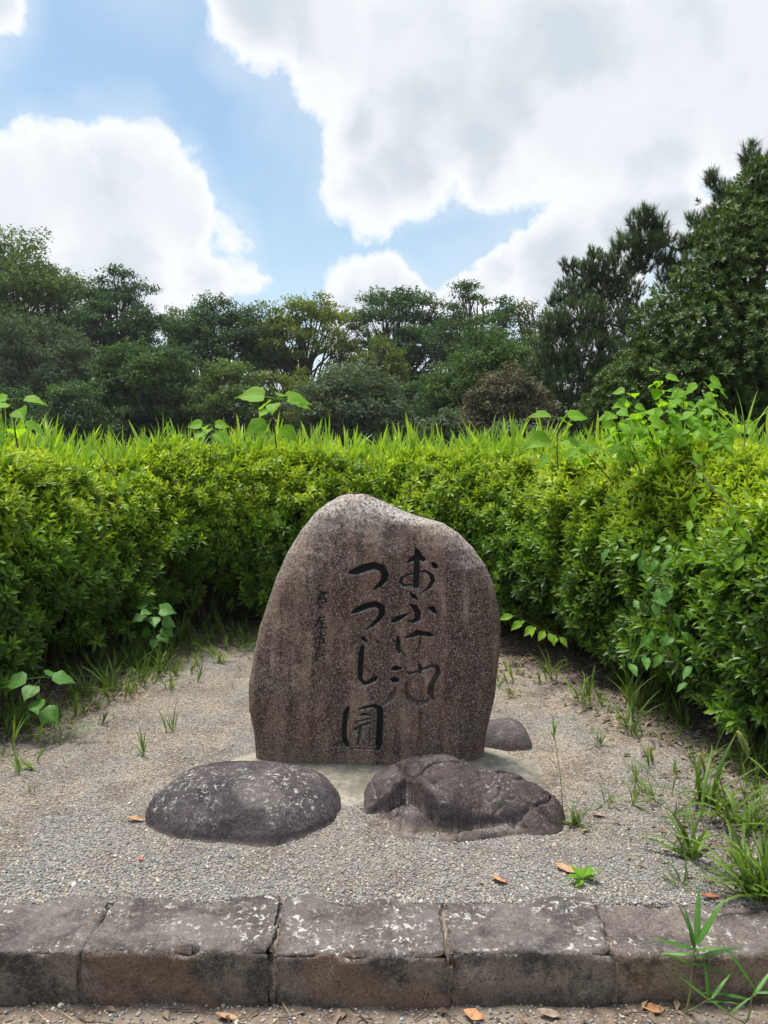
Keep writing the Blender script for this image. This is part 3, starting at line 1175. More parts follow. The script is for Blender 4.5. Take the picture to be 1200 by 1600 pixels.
X, Y, Z = stone_surface(UU.ravel(), ZZ.ravel())
depth = np.zeros(len(X))
paint = np.zeros(len(X))
owner = np.full(len(X), -1)
for ci, ch in enumerate(CHARS):
    for pts, pt in ch:
        W3 = [(at(px, py, YF), w / 1200 * YF / 2) for px, py, w in pts]
        for (p, r0), (q, r1) in zip(W3[:-1], W3[1:]):
            ax, az, bx, bz = p.x, p.z, q.x, q.z
            R = max(r0, r1) + .004
            m = (X > min(ax, bx) - R) & (X < max(ax, bx) + R) & (Z > min(az, bz) - R) & (Z < max(az, bz) + R)
            if not m.any():
                continue
            xx, zz = X[m], Z[m]
            dx, dz = bx - ax, bz - az
            t = np.clip(((xx - ax) * dx + (zz - az) * dz) / (dx * dx + dz * dz + 1e-12), 0, 1)
            d = np.hypot(xx - ax - t * dx, zz - az - t * dz)
            r = (r0 + (r1 - r0) * t) * (1.05 if ci < 8 else 1.25) + .0006
            r = np.maximum(r, .0022)
            k = np.clip(1 - d / r, 0, 1)
            dm = np.minimum(.022, r * 1.5)
            dep = dm * np.clip(k / .55, 0, 1) ** .8
            cur = depth[m]
            better = dep > cur
            depth[m] = np.where(better, dep, cur)
            pa = np.where(k > 0.02, pt * np.clip((k - .04) / .28, .0, 1), 0)
            pa = np.where((k > .02) & (r < .005), pt, pa)
            paint[m] = np.maximum(paint[m], pa)
            ow = owner[m]
            ow[k > 0.02] = ci
            owner[m] = ow
Yc = Y + depth
nU, nZ = len(us), len(zs)
i0 = np.arange(nU - 1)[None, :] + np.arange(nZ - 1)[:, None] * nU
FQ = np.stack([i0, i0 + 1, i0 + 1 + nU, i0 + nU], -1).reshape(-1, 4)
fo = owner[FQ]
fown = np.where((fo >= 0).all(axis=1), fo.max(axis=1), -1)
base = np.array([0.0, YS, 0.0])
PV = np.stack([X, Yc, Z], 1) - base


def sub_mesh(name, mask, extra=None):
    F = FQ[mask]
    used = np.unique(F)
    remap = np.full(len(PV), -1)
    remap[used] = np.arange(len(used))
    return mesh(name, PV[used], remap[F], M['granite'], None, True, {'paint': paint[used]})


stone = empty('inscribed_stone', base, 'tall rounded brown granite monument stone with carved dark Japanese characters', 'monument')
o = obj('stone_body', None or sub_mesh('stone_body', fown < 0), stone)
NAMES = ['large carved つ, the upper one', 'large carved つ, the lower one', 'large carved じ', 'large carved お', 'large carved ふ', 'large carved け',
         'large faded carved 池', 'large carved 園 at the bottom', 'small carved 名', 'small carved 古, mostly worn away', 'small carved 屋', 'small carved 市', 'small carved 長'] + ['small worn stroke of the signature'] * 5
for ci, nm in enumerate(NAMES):
    msk = fown == ci
    if msk.any():
        q = obj('carved_character', sub_mesh('carved_character', msk), stone)
        q['label'] = nm
# back half
ub = np.concatenate([.5 - .5 * np.cos(np.linspace(0, math.pi, 40))])
zb = zs[::3]
zb = np.append(zb, zs[-1]) if zb[-1] != zs[-1] else zb
UB, ZB = np.meshgrid(ub, zb)
xb, yb, zb_ = stone_surface(UB.ravel(), ZB.ravel(), False)
nb = len(ub)
ib = np.arange(nb - 1)[None, :] + np.arange(len(zb) - 1)[:, None] * nb
FB = np.stack([ib, ib + nb, ib + 1 + nb, ib + 1], -1).reshape(-1, 4)
obj('stone_back', mesh('stone_back', np.stack([xb, yb, zb_], 1) - base, FB, M['granite'], None, True, {'paint': np.zeros(len(xb))}), stone)


# mortar bed under the stone
def pad_mat():
    b = MB('mortar')
    n = b.noise(30, 6, .65)
    c = b.mix(b.rng(n, .3, .7), (.22, .20, .16), (.40, .37, .30))
    c = b.mix(b.rng(b.noise(7, 6, .7), .45, .62, 0, .8), c, (.17, .155, .12))
    c = b.mix(b.rng(b.vor(170), .0, .35, .5, 0), c, (.12, .11, .10))
    b.color(c)
    b.bsdf.inputs['Roughness'].default_value = .95
    b.bump(b.math('ADD', n, b.vor(140)), .006, .8)
    return b.m


M['mortar'] = pad_mat()


def blob_disc(name, cx, cy, rx, ry, h, seed, mat, nr=46, na=110, power=3.0, amp=.25):
    V, F = [(0, 0, h)], []
    for i in range(1, nr + 1):
        for k in range(na):
            a = 2 * math.pi * k / na
            V.append((math.cos(a) * i / nr, math.sin(a) * i / nr, 0))
    P = np.array(V, dtype=float)
    rr_ = np.hypot(P[:, 0], P[:, 1])
    an = np.stack([P[:, 0] / np.maximum(rr_, 1e-6) * 1.3, P[:, 1] / np.maximum(rr_, 1e-6) * 1.3, 0 * rr_], 1)
    sc = 1 + fbm(an + seed, 4, seed) * amp * 2
    Xw, Yw = P[:, 0] * rx * sc, P[:, 1] * ry * sc
    z = h * (1 - rr_ ** 6) - .03 * rr_ ** 8
    z += fbm(np.stack([Xw * 8, Yw * 8, 0 * Xw], 1), 4, seed + 2) * .012
    for k in range(na):
        F.append((0, 1 + k, 1 + (k + 1) % na))
    for i in range(nr - 1):
        for k in range(na):
            a = 1 + i * na + k
            b2 = 1 + i * na + (k + 1) % na
            F.append((a, a + na, b2 + na, b2))
    V = np.stack([Xw, Yw, z], 1)
    return V, F


V, F = blob_disc('mortar_bed', 0, 0, .84, .44, .034, 12, None, amp=.14)
o = obj('mortar_bed', mesh('mortar_bed', V, F, M['mortar'], None, True), None, (-.03, 3.50, 0))
tag(o, 'pale sandy mortar bed around the foot of the inscribed stone', 'mortar bed')


# ------------------------------------------------------------------ boulders
def boulder(name, label, lobes, mat, seed, amp=.05, crag=0.0, group='half buried boulders around the inscribed stone', res=110):
    """lobes: (x, y, rx, ry, h) domes fused by smooth max, as one heightfield-like closed surface on polar grid"""
    cx = sum(l[0] for l in lobes[:1])
    cy = sum(l[1] for l in lobes[:1])
    x0 = min(l[0] - l[2] for l in lobes) - .06
    x1 = max(l[0] + l[2] for l in lobes) + .06
    y0 = min(l[1] - l[3] for l in lobes) - .06
    y1 = max(l[1] + l[3] for l in lobes) + .06
    nx = res * 2
    ny = res
    X, Y = np.meshgrid(np.linspace(x0, x1, nx), np.linspace(y0, y1, ny))
    X, Y = X.ravel(), Y.ravel()
    P = np.stack([X * 5, Y * 5, 0 * X], 1)
    wx = X + fbm(P, 3, seed) * .09
    wy = Y + fbm(P + 40, 3, seed + 1) * .09
    H = np.full(len(X), -.5)
    for li, (lx, ly, rx, ry, h) in enumerate(lobes):
        q = np.sqrt(((wx - lx) / rx) ** 2 + ((wy - ly) / ry) ** 2)
        dome = np.where(q < 1, h * (1 - q ** 2.3) ** .62, -.6 * (q - 1))
        H = np.maximum(H, dome) if crag else np.maximum(H, dome)
    body = np.clip(H / .05, 0, 1)
    H = H + fbm(np.stack([X * 7, Y * 7, H * 7], 1), 4, seed + 5) * amp * body
    if crag:
        rg = np.random.default_rng(seed)
        nc = 17
        sx, sy = rg.uniform(x0, x1, nc), rg.uniform(y0, y1, nc)
        ux = X + fbm(np.stack([X * 6, Y * 6, 0 * X + 3], 1), 3, seed + 7) * .10
        uy = Y + fbm(np.stack([X * 6, Y * 6, 0 * X + 8], 1), 3, seed + 8) * .10
        D = np.sqrt((ux[:, None] - sx) ** 2 + ((uy[:, None] - sy) * 1.25) ** 2)
        o2 = np.argsort(D, axis=1)
        d1, d2 = D[np.arange(len(X)), o2[:, 0]], D[np.arange(len(X)), o2[:, 1]]
        c0 = o2[:, 0]
        tx, ty, tz = rg.normal(0, .22, nc), rg.normal(0, .22, nc), rg.normal(0, .012, nc)
        H += np.minimum(.006, (tz[c0] + tx[c0] * (X - sx[c0]) + ty[c0] * (Y - sy[c0])) * .8) * body
        H -= np.exp(-((d2 - d1) / .011) ** 2) * crag * body
        rd2 = np.abs(fbm(np.stack([X * 9, Y * 5 - X * 3, H * 7], 1), 3, seed + 17))
        H -= np.exp(-(rd2 / .014) ** 2) * crag * .35 * body
    H += fbm(np.stack([X * 40, Y * 40, H * 40], 1), 3, seed + 6) * .006
    V = np.stack([X, Y, np.maximum(H, -.10)], 1)
    i = np.arange(nx - 1)[None, :] + np.arange(ny - 1)[:, None] * nx
    F = np.stack([i, i + 1, i + 1 + nx, i + nx], -1).reshape(-1, 4)
    F = F[(V[F][:, :, 2] > -.095).any(axis=1)]
    used = np.unique(F)
    rm = np.full(len(V), -1)
    rm[used] = np.arange(len(used))
    c = np.array([cx, cy, 0])
    o = obj(name, mesh(name, V[used] - c, rm[F], mat, None, True), None, c)
    return tag(o, label, 'rock', group)


boulder('boulder', 'low smooth domed dark boulder with white lichen flecks in front of the inscribed stone',
        [(-.575, 3.10, .41, .30, .165), (-.42, 3.15, .26, .22, .13)], M['rock'], 41, .035)
boulder('boulder', 'craggy cracked purple boulder with a stepped shoulder in front of the inscribed stone',
        [(.24, 3.13, .33, .27, .17), (.45, 3.12, .22, .21, .145), (.57, 3.08, .18, .17, .105), (.12, 3.04, .21, .18, .10), (.33, 3.00, .24, .16, .075)], M['rock2'], 53, .028, .026, res=150)
boulder('boulder', 'small dull rounded rock tucked behind the edge of the inscribed stone',
        [(.60, 3.82, .17, .14, .125)], M['rock3'], 67, .02, res=50)


# ------------------------------------------------------------------ hedge
SPR = [sprig(seed=i, L=.049, Wd=.017, whorls=((5 + i % 3, 8 + 4 * (i % 4)), (4 + i % 2, 40), (3, 66))) for i in range(9)] + [sprig(seed=20 + i, L=.056, Wd=.020, whorls=((5, -5), (5, 28), (3, 58))) for i in range(4)]
TOPZ = 1.42


def hedge_point(s, q, off):
    """s in [0,1] along the path, q profile: 0 foot .. 1 top edge .. >1 plateau metres; off inward offset"""
    i = s * (len(HP) - 1)
    i0_ = np.clip(np.floor(i).astype(int), 0, len(HP) - 2)
    f = (i - i0_)[:, None]
    p = HP[i0_] * (1 - f) + HP[i0_ + 1] * f
    n = HN[i0_] * (1 - f) + HN[i0_ + 1] * f
    n /= np.linalg.norm(n, axis=1)[:, None]
    R = .62
    ang = np.clip(q, 0, 1) * math.pi / 2
    inward = R * (1 - np.cos(ang) ** .75)
    zz = TOPZ * (np.sin(ang) ** .78)
    lowcut = .10 * np.clip((.35 - zz) / .35, 0, 1)
    inward = inward + lowcut + np.maximum(q - 1, 0)
    nx = np.cos(ang)[:, None] * n
    nz = np.sin(ang) ** 1.3
    N3 = np.concatenate([nx, nz[:, None]], 1)
    N3 /= np.linalg.norm(N3, axis=1)[:, None]
    P = np.stack([p[:, 0] - n[:, 0] * inward, p[:, 1] - n[:, 1] * inward, zz], 1)
    bul = fbm(P * 1.7, 3, 301) * .34 + fbm(P * 5.5, 2, 303) * .15
    P = P + N3 * (bul - off)[:, None]
    return P, N3


segs = [('left', 0.0, .345), ('back', .345, .655), ('right', .655, 1.0)]
HL = {'left': 'azalea hedge bank on the side with the tall heart-leaved plants, curving towards the camera left of the stone',
      'back': 'clipped azalea hedge running straight behind the inscribed stone',
      'right': 'bushy azalea hedge beside the foxtail grass, nearest to the camera on the right of the stone'}
HL = {'left': 'leafy azalea hedge curving forward past the two heart leaved seedlings',
      'back': 'dense azalea hedge directly behind the inscribed stone',
      'right': 'bushy azalea hedge curving forward behind the foxtail grass'}
sprig_mesh = []
for k, (PVv, PF, PT) in enumerate(SPR):
    sprig_mesh.append(None)


def fresh_of(P, N):
    """how much of the new pale growth a spot carries: clipped tops sprout most"""
    n = fbm(P * 4.0, 3, 331)
    return np.clip(.10 + .68 * np.clip((P[:, 2] - .62) / .5, 0, 1) + n * .55, 0, .88)


EYEV = np.array([0, 0, EYE])
for (sn, s0, s1) in segs:
    L = (s1 - s0) * HLEN
    cen_i = int((s0 + s1) / 2 * (len(HP) - 1))
    root = empty('azalea_hedge', (HP[cen_i][0], HP[cen_i][1], 0), HL[sn], 'hedge')
    rb = np.array(root.location)
    g = Geo()
    outP = None
    for (off, dn) in ((0.0, 360), (.04, 300), (.09, 220), (.16, 150), (.25, 90)):
        n = int(L * 1.95 * dn)
        s = RNG.uniform(s0, s1, n)
        q = RNG.uniform(.05, 1.12, n)
        P, N = hedge_point(s, q, np.full(n, off) + RNG.normal(0, .022, n))
        keep = (P[:, 2] > .11 + .12 * RNG.uniform(0, 1, n)) & (P[:, 1] > .2)
        # gaps in the lower face show the dark inside
        gap = fbm(P * 3.1, 3, 341) + .30 * np.clip((.65 - P[:, 2]) / .5, 0, 1)
        keep &= gap < (.21 + off * 1.4)
        P, N = P[keep], N[keep]
        ax = N + RNG.normal(0, .38, N.shape) + np.array([0, 0, .55])
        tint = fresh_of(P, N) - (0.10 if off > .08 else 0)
        sc = RNG.uniform(.75, 1.4, len(P)) * (1.22 if sn == 'right' else 1.08)
        if off == 0.0:
            # the sprigs nearest to the eye are parts of their own
            d = np.linalg.norm(P - EYEV, axis=1)
            inview = (np.abs(P[:, 0]) < P[:, 1] * .49) & (P[:, 1] > 1)
            order = np.argsort(np.where(inview, d, 1e6))
            pick = order[:300]
            rest = order[300:]
            bins = {}
            R = frames(ax[pick], RNG.uniform(0, 6.28, len(pick)))
            for j, ii in enumerate(pick):
                k = int(RNG.integers(0, len(SPR)))
                tb = int(np.clip(tint[ii] * 6, 0, 5))
                key = (k, tb)
                if key not in sprig_cache if 'sprig_cache' in globals() else True:
                    if 'sprig_cache' not in globals():
                        sprig_cache = {}
                    PVv, PF, PT = SPR[k]
                    sprig_cache[key] = mesh('sprig', PVv, PF, M['azalea'], np.clip(PT * .5 + (tb + .5) / 6, 0, 1))
                ob = obj('sprig', sprig_cache[key], root)
                mt = Matrix([[*R[j][0], 0], [*R[j][1], 0], [*R[j][2], 0], [0, 0, 0, 1]])
                ob.matrix_local = Matrix.Translation(Vector(P[ii] - rb)) @ mt @ Matrix.Scale(float(sc[ii]), 4)
            P, ax, tint, sc = P[rest], ax[rest], tint[rest], sc[rest]
        scatter(g, SPR, P - rb, ax, sc, tint, .17)
    # plateau
    n = int(L * 210 * 1.4)
    s = RNG.uniform(s0, s1, n)
    q = 1 + RNG.uniform(0, 1, n) ** 1.1 * (1.7 if sn == 'back' else 1.3)
    P, N = hedge_point(s, q, RNG.uniform(-.03, .08, n))
    ax = N + RNG.normal(0, .4, N.shape)
    scatter(g, SPR, P - rb, ax, RNG.uniform(.8, 1.3, n), fresh_of(P, N) + .1)
    fo_ = obj('foliage', g.mesh('foliage', M['azalea']), root, kind='stuff')
    # woody stems inside
    g = Geo()
    for j in range(int(L * 30)):
        s = np.array([random.uniform(s0, s1)])
        Pf, Nf = hedge_point(s, np.array([.03]), np.array([random.uniform(.12, .4)]))
        Pt, Nt = hedge_point(np.clip(s + random.uniform(-.012, .012), 0, 1), np.array([random.uniform(.25, .9)]), np.array([random.uniform(.02, .12)]))
        a, c = Pf[0] - rb, Pt[0] - rb
        a[2] = -.02
        m_ = (a + c) / 2 + np.array([random.uniform(-.08, .08), random.uniform(-.08, .08), random.uniform(-.05, .1)])
        r0 = random.uniform(.004, .009)
        g.tube([a, (a * .6 + m_ * .4) + .01, m_, c], [r0, r0 * .8, r0 * .6, r0 * .25], 5, .5)
    obj('stems', g.mesh('stems', M['stem'], True), root, kind='stuff')
    # added dark core sheet: its near-black colour stands in for the inner shade
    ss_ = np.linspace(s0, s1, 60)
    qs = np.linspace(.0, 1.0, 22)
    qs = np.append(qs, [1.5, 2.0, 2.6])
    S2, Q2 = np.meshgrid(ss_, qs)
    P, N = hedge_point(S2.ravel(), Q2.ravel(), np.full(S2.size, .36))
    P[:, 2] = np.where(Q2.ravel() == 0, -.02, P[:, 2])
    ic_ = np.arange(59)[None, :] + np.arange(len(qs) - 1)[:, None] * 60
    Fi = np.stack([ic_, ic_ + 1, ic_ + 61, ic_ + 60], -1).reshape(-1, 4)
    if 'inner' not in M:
        M['inner'] = flat_mat('shade_core', (.010, .012, .006), (.035, .040, .018), 22, .95, .05)
    obj('shade_core', mesh('shade_core', P - rb, Fi, M['inner'], None, True), root, kind='stuff')


# tall reed-like grass growing up through the hedge top
def hedge_top(x, y):
    """height of the hedge canopy over a ground point"""
    d = -path_dist(np.array([x]), np.array([y]))[0]
    if d <= 0:
        return 0
    c = 1 - min(1, d / .62)
    ang = math.acos(min(1, max(0, c)) ** (1 / .75))
    return TOPZ * math.sin(ang) ** .78


SHOOT = [shoot(6, .30, .034, .12, i, .5, .6) for i in range(5)] + [shoot(4, .26, .028, .08, 10 + i, .35, .45) for i in range(3)] + [shoot(8, .32, .030, .16, 20 + i, .7, .9) for i in range(3)]
g = Geo()
n = 3900
s = RNG.uniform(.06, .96, n)
q = .66 + RNG.uniform(0, 1, n) ** 1.0 * 1.5
P, N = hedge_point(s, q, np.full(n, .06))
den = fbm(P * 2.3, 3, 401)
keep = (den > -.10 - .25 * np.clip((P[:, 1] - 6.3), 0, 1)) & ((q > .92) | (RNG.uniform(0, 1, n) < .26)) & (P[:, 1] > 1.5)
P = P[keep]
ax = np.stack([RNG.normal(0, .28, len(P)), RNG.normal(0, .24, len(P)), np.ones(len(P))], 1)
sc = RNG.uniform(.55, 1.15, len(P)) * np.where((P[:, 0] > .9) & (P[:, 1] < 5.2), .68, 1.0)
scatter(g, SHOOT, P - [0, 0, .03], ax, sc * (1.0 + .20 * np.clip((5.6 - P[:, 1]) / 1.5, 0, 1) * (P[:, 0] < 0)), RNG.uniform(.25, .8, len(P)), .1)
obj('tall_grass', g.mesh('tall_grass', M['reed']), kind='stuff')

# weeds and grass at the foot of the hedge
WEED = [shoot(7, .16, .009, .02, 40 + i, .75, 1.1) for i in range(5)] + [shoot(10, .11, .006, .01, 50 + i, .8, .8) for i in range(3)] + [shoot(5, .24, .013, .05, 60 + i, .6, 1.2) for i in range(3)]
g = Geo()
n = 2600
s = RNG.uniform(.12, .92, n)
P, N = hedge_point(s, np.zeros(n), np.zeros(n))
P[:, 2] = 0
N[:, 2] = 0
off = RNG.normal(-.02, .16, n)
left = (P[:, 0] < -.2)
off = off + np.where(left & (P[:, 1] > 4.3), RNG.uniform(0, .35, n), 0)
P = P + N * off[:, None]
dn = fbm(P * 3.0, 3, 411)
keep = (dn > .03) | (left & (dn > -.01) & (P[:, 1] > 4.4))
keep &= RNG.uniform(0, 1, n) < .62
keep &= ~((P[:, 0] > .9) & (off > .12) & (RNG.uniform(0, 1, n) < .6))
P = P[keep]
P[:, 2] = ground_z(P[:, 0], P[:, 1])
ax = np.stack([RNG.normal(0, .2, len(P)), RNG.normal(-.1, .2, len(P)), np.ones(len(P))], 1)
scatter(g, WEED, P, ax, RNG.uniform(.5, 1.15, len(P)), RNG.uniform(.05, .6, len(P)), .1)
obj('undergrowth_grass', g.mesh('undergrowth_grass', M['weed']), kind='stuff')

# leaf litter and dry straw
def litter(name, n, posf, mat, size, flat=.35, shape='leaf'):
    g = Geo()
    P = posf(n)
    protos = []
    for i in range(4):
        if shape == 'leaf':
            V, F = simple_leaf(1.0, .42, .3)
        else:
            V, F = blade(1.0, .035, .35, 2)
            V = V[:, [0, 2, 1]]
        protos.append((V, F, np.zeros(len(V))))
    ax = np.stack([RNG.normal(0, flat, len(P)), RNG.normal(0, flat, len(P)), np.ones(len(P))], 1)
    scatter(g, protos, P, ax, RNG.uniform(size[0], size[1], len(P)), RNG.uniform(0, 1, len(P)))
    return obj(name, g.mesh(name, mat), kind='stuff')


def under_hedge(n):
    P, N = hedge_point(RNG.uniform(.12, .92, n), np.zeros(n), np.zeros(n))
    N[:, 2] = 0
    P = P + N * RNG.normal(.04, .20, n)[:, None]
    P[:, 2] = ground_z(P[:, 0], P[:, 1]) + .006
    return P


litter('leaf_litter', 5200, under_hedge, M['litter'], (.02, .06))


def straw_patch(n):
    c = gnd(175, 1085)
    P = np.stack([RNG.normal(c.x, .13, n), RNG.normal(c.y, .13, n), np.zeros(n)], 1)
    k = int(n * .7)
    P[:k] = under_hedge(k)
    P[:, 2] = ground_z(P[:, 0], P[:, 1]) + RNG.uniform(.003, .02, n)
    return P


litter('dry_straw_litter', 1100, straw_patch, M['straw'], (.06, .16), .18, 'blade')


def low_strip(n):
    P = np.stack([RNG.uniform(-1.5, 1.5, n), RNG.uniform(1.8, 2.14, n), np.zeros(n)], 1)
    P[:, 2] = low_z(P[:, 0], P[:, 1]) + .005
    return P


litter('path_leaf_litter', 170, low_strip, M['litter'], (.015, .045))
g = Geo()
for j in range(60):
    p = low_strip(1)[0]
    a = random.uniform(0, 6.28)
    l = random.uniform(.02, .10)
    d = np.array([math.cos(a), math.sin(a) * .6, 0]) * l
    g.tube([p - d, p + np.array([0, 0, .006]) + d * .1 * random.uniform(-2, 2)[()] if False else p + np.array([0, 0, .006]), p + d + np.array([0, random.uniform(-.02, .02), 0])], [.0022, .002, .001], 5)
obj('twig_litter', g.mesh('twig_litter', M['twig'], True), kind='stuff')


# ------------------------------------------------------------------ heart-leaved plants (each leaf a part)
HEARTS = [heart_leaf_mesh('leaf', M['heart'], .15, .13, .06, .22, .22, True, i) for i in range(4)]
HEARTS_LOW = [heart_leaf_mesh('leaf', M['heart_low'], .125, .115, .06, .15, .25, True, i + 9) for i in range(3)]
OVALS = [heart_leaf_mesh('leaf', M['heart'], .12, .062, .02, .25, .25, False, i + 20) for i in range(3)]


def leaf_part(root, me, p, az, el, roll, size):
    o = obj('leaf', me, root)
    o.matrix_local = Matrix.Translation(p) @ Matrix.Rotation(az, 4, 'Z') @ Matrix.Rotation(el, 4, 'X') @ Matrix.Rotation(roll, 4, 'Y') @ Matrix.Scale(size, 4)
    return o


def seedling(name, label, foot, tip, leaves, meshes, stem_r=.004, mat='redstem', group=None, cat='plant', seed=0, face=.65):
    """leaves: (t along stem, azimuth deg, elevation deg, size)"""
    r = random.Random(seed)
    root = empty(name, foot, label, cat, group)
    v = Vector(tip) - Vector(foot)
    side = Vector((r.uniform(-.06, .06), r.uniform(-.04, .04), 0)) * v.length

    def S(t):
        return v * t + side * math.sin(t * math.pi)
    g = Geo()
    g.tube([S(i / 8) for i in range(9)], [stem_r * (1 - .6 * i / 8) for i in range(9)], 6)
    obj('stem', g.mesh('stem', M[mat], True), root)
    for (t, az, el, sz) in leaves:
        leaf_part(root, r.choice(meshes), S(t), math.radians(az), math.radians(el), math.radians(r.uniform(-14, 14)) - math.sin(math.radians(az)) * face, sz)
    return root


# seedlings standing out of the hedge top
seedling('hedge_top_seedling', 'big heart leaved seedling rising highest above the hedge behind the inscribed stone', at(432, 700, 5.9), at(432, 622, 5.9),
         [(1, 95, 6, 1.5), (1, 60, -22, 1.05), (1, -58, 0, 1.5), (1, -85, -12, 1.4), (.95, 175, -30, .9), (.62, 118, -28, 1.35), (.5, -100, -34, 1.1), (.3, 70, -10, .8), (1, -20, 20, .8), (.8, 150, -15, 1.0)], HEARTS,
         .006, seed=1)
seedling('hedge_top_seedling', 'small flat topped seedling in the hedge top grass beside the tallest seedling', at(328, 715, 6.0), at(326, 664, 6.0),
         [(1, 90, 0, .85), (1, -80, 0, .8), (1, 30, -10, .6), (.8, 140, -18, .8), (.8, -130, -22, .9), (.6, -60, -10, .9), (.9, 180, -15, .6)], HEARTS, .004, seed=2)
seedling('hedge_top_seedling', 'yellow green seedling with spreading leaves where the straight hedge meets the foxtail side', at(872, 735, 5.2), at(874, 652, 5.2),
         [(1, 95, 6, 1.05), (1, -85, 4, 1.0), (.95, -45, -6, .8), (.7, 112, -18, 1.3), (.6, -95, -18, 1.1), (.55, 200, -10, .7), (.35, -70, -25, 1.0), (.3, 60, -25, .9)], HEARTS, .005, seed=3)
seedling('hedge_top_seedling', 'pale leaved seedling cut by the photo edge above the curving left hedge', at(28, 700, 4.3), at(24, 622, 4.3),
         [(1, 95, -6, .75), (1, -80, -6, .8), (.9, 150, -14, .7), (.8, -140, -18, .8), (.6, 120, -20, 1.0), (.55, -60, -20, .9), (.4, 20, -10, .8), (.3, 100, -25, 1.0)], HEARTS, .005, seed=4)

# vine-like bush of heart leaves on the right
root = empty('heart_leaf_bush', at(1060, 760, 4.9), 'sprawling bush of bright heart shaped leaves above the foxtail side hedge below the glossy evergreen', 'bush')
rb = Vector(root.location)
gs = Geo()
rr = random.Random(12)
for (px, py, n_) in [(1030, 582, 13), (985, 610, 12), (1070, 600, 13), (1100, 590, 12), (1120, 610, 12), (960, 640, 12), (1000, 640, 13), (1045, 625, 14), (1090, 640, 13), (1130, 640, 10),
                     (940, 655, 8), (1020, 665, 12), (1060, 670, 12), (900, 690, 8), (1080, 700, 10), (1130, 690, 10), (980, 690, 8), (1160, 660, 8)]:
    top = at(px, py, 4.7 + rr.uniform(-.35, .35))
    foot = at(1060 + (px - 1060) * .5, 780, 4.9)
    mid = (top + foot) / 2 + Vector((rr.uniform(-.08, .08), rr.uniform(-.1, .1), .03))
    gs.tube([foot - rb, mid - rb, top - rb], [.006, .0045, .002], 5)
    for k in range(n_ + 3):
        t = 1 - .42 * (k / (n_ + 3))
        p = (mid * (2 - 2 * t) + top * (2 * t - 1)) if t > .5 else mid
        leaf_part(root, rr.choice(HEARTS), p - rb, (az_ := rr.uniform(0, 6.28)), math.radians(rr.uniform(-42, 8)), rr.uniform(-.4, .4) - math.sin(az_) * .6, rr.uniform(.38, .72))
obj('stem', gs.mesh('stem', M['redstem'], True), root)

# seedlings on the ground
seedling('heart_leaf_seedling', 'low heart leaved seedling with a dozen leaves in the grass between hedge and stone', gnd(250, 1035), at(238, 950, 5.3),
         [(1, 80, 10, .75), (1, 20, -10, .7), (1, -60, -4, .85), (1, -100, -6, .95), (.9, 130, -8, .9), (.9, 200, -20, .8), (.8, -70, -20, .9), (.7, -95, -30, .85), (.65, 100, -28, .75), (.6, 230, -25, .8),
          (.5, -50, -30, .7), (.5, 180, -30, .7), (.95, 160, 5, .7)], HEARTS_LOW, .004, seed=5)
seedling('heart_leaf_seedling', 'low seedling with four big dull heart leaves at the gravel edge, near the photo border', gnd(40, 1160), at(62, 1058, 3.95),
         [(1, 105, -6, 1.05), (1, -70, -8, 1.0), (1, -25, 0, .75), (.95, 170, -22, .8), (.6, -110, -32, .9), (.7, 200, -15, .8), (.45, 90, -40, .6), (.4, -60, -30, .55)], HEARTS_LOW, .004, seed=6)

# ovate-leaved sprays hanging out of the hedge
seedling('leafy_spray', 'arching spray of oval leaves hanging low from the hedge beside the inscribed stone', at(890, 1000, 5.0), at(806, 962, 4.75),
         [(1, 80, -10, .8), (.85, 130, -20, .85), (.8, 40, -25, .8), (.65, 140, -20, .85), (.6, 20, -40, .8), (.45, 150, -20, .8), (.4, 200, -35, .8), (.25, 160, -20, .7), (.2, 210, -30, .7)], OVALS, .003, 'stem', seed=7)


# ------------------------------------------------------------------ grasses one can tell apart
def tuft(name, label, foot, n, L, Wd, spread, bend, seed, mat='weed', group=None, stem=.01, t=.5):
    r = random.Random(seed)
    root = empty(name, foot, label, 'grass tuft', group)
    for k in range(n):
        V, F = blade(L * r.uniform(.35, 1.25), Wd * r.uniform(.55, 1.15), bend * r.uniform(.2, 2.0), 6)
        V = rotx(V, -spread * r.uniform(.05, 1.5))
        V[:, 0] += V[:, 2] ** 2 * r.uniform(-1.5, 1.5)
        V = rotz(V, r.uniform(0, 6.28))
        V = V + np.array([r.gauss(0, .10 * L), r.gauss(0, .10 * L), stem * r.uniform(0, 1)])
        obj('blade', mesh('blade', V, F, M[mat], np.full(len(V), t + r.uniform(-.3, .3)), True), root)
    return root


def gz(px, py):
    p = gnd(px, py)
    p.z = float(ground_z(np.array([p.x]), np.array([p.y]))[0])
    return p


GT = 'grass tufts growing in the gravel'
tuft('grass_tuft', 'dark spiky grass tuft at the tip of the craggy boulder', gz(898, 1282), 34, .12, .008, 1.0, .6, 1, t=.35, group=GT)
tuft('grass_tuft', 'broad bladed tuft in the gravel below the middle foxtail', gz(1075, 1335), 18, .22, .022, .8, .8, 2, t=.45, group=GT)
tuft('grass_tuft', 'large dense clump of long blades above the kerb, cut by the photo edge', gz(1185, 1400), 60, .30, .018, .75, 1.0, 3, t=.5, group=GT)
tuft('grass_tuft', 'thin reddish stalked tuft beside the rust coloured leaf', gz(1060, 1378), 13, .17, .008, .8, 1.2, 4, t=.4, group=GT)
tuft('grass_tuft', 'low tuft between the craggy boulder and the small foxtail', gz(948, 1252), 9, .10, .008, .8, .7, 5, t=.5, group=GT)
tuft('grass_tuft', 'small tuft halfway between the grey rock and the hedge', gz(935, 1165), 12, .14, .008, .8, .9, 6, t=.45, group=GT)
tuft('grass_tuft', 'short tuft under the smallest foxtail head', gz(1005, 1238), 14, .11, .009, .9, .8, 7, t=.45, group=GT)
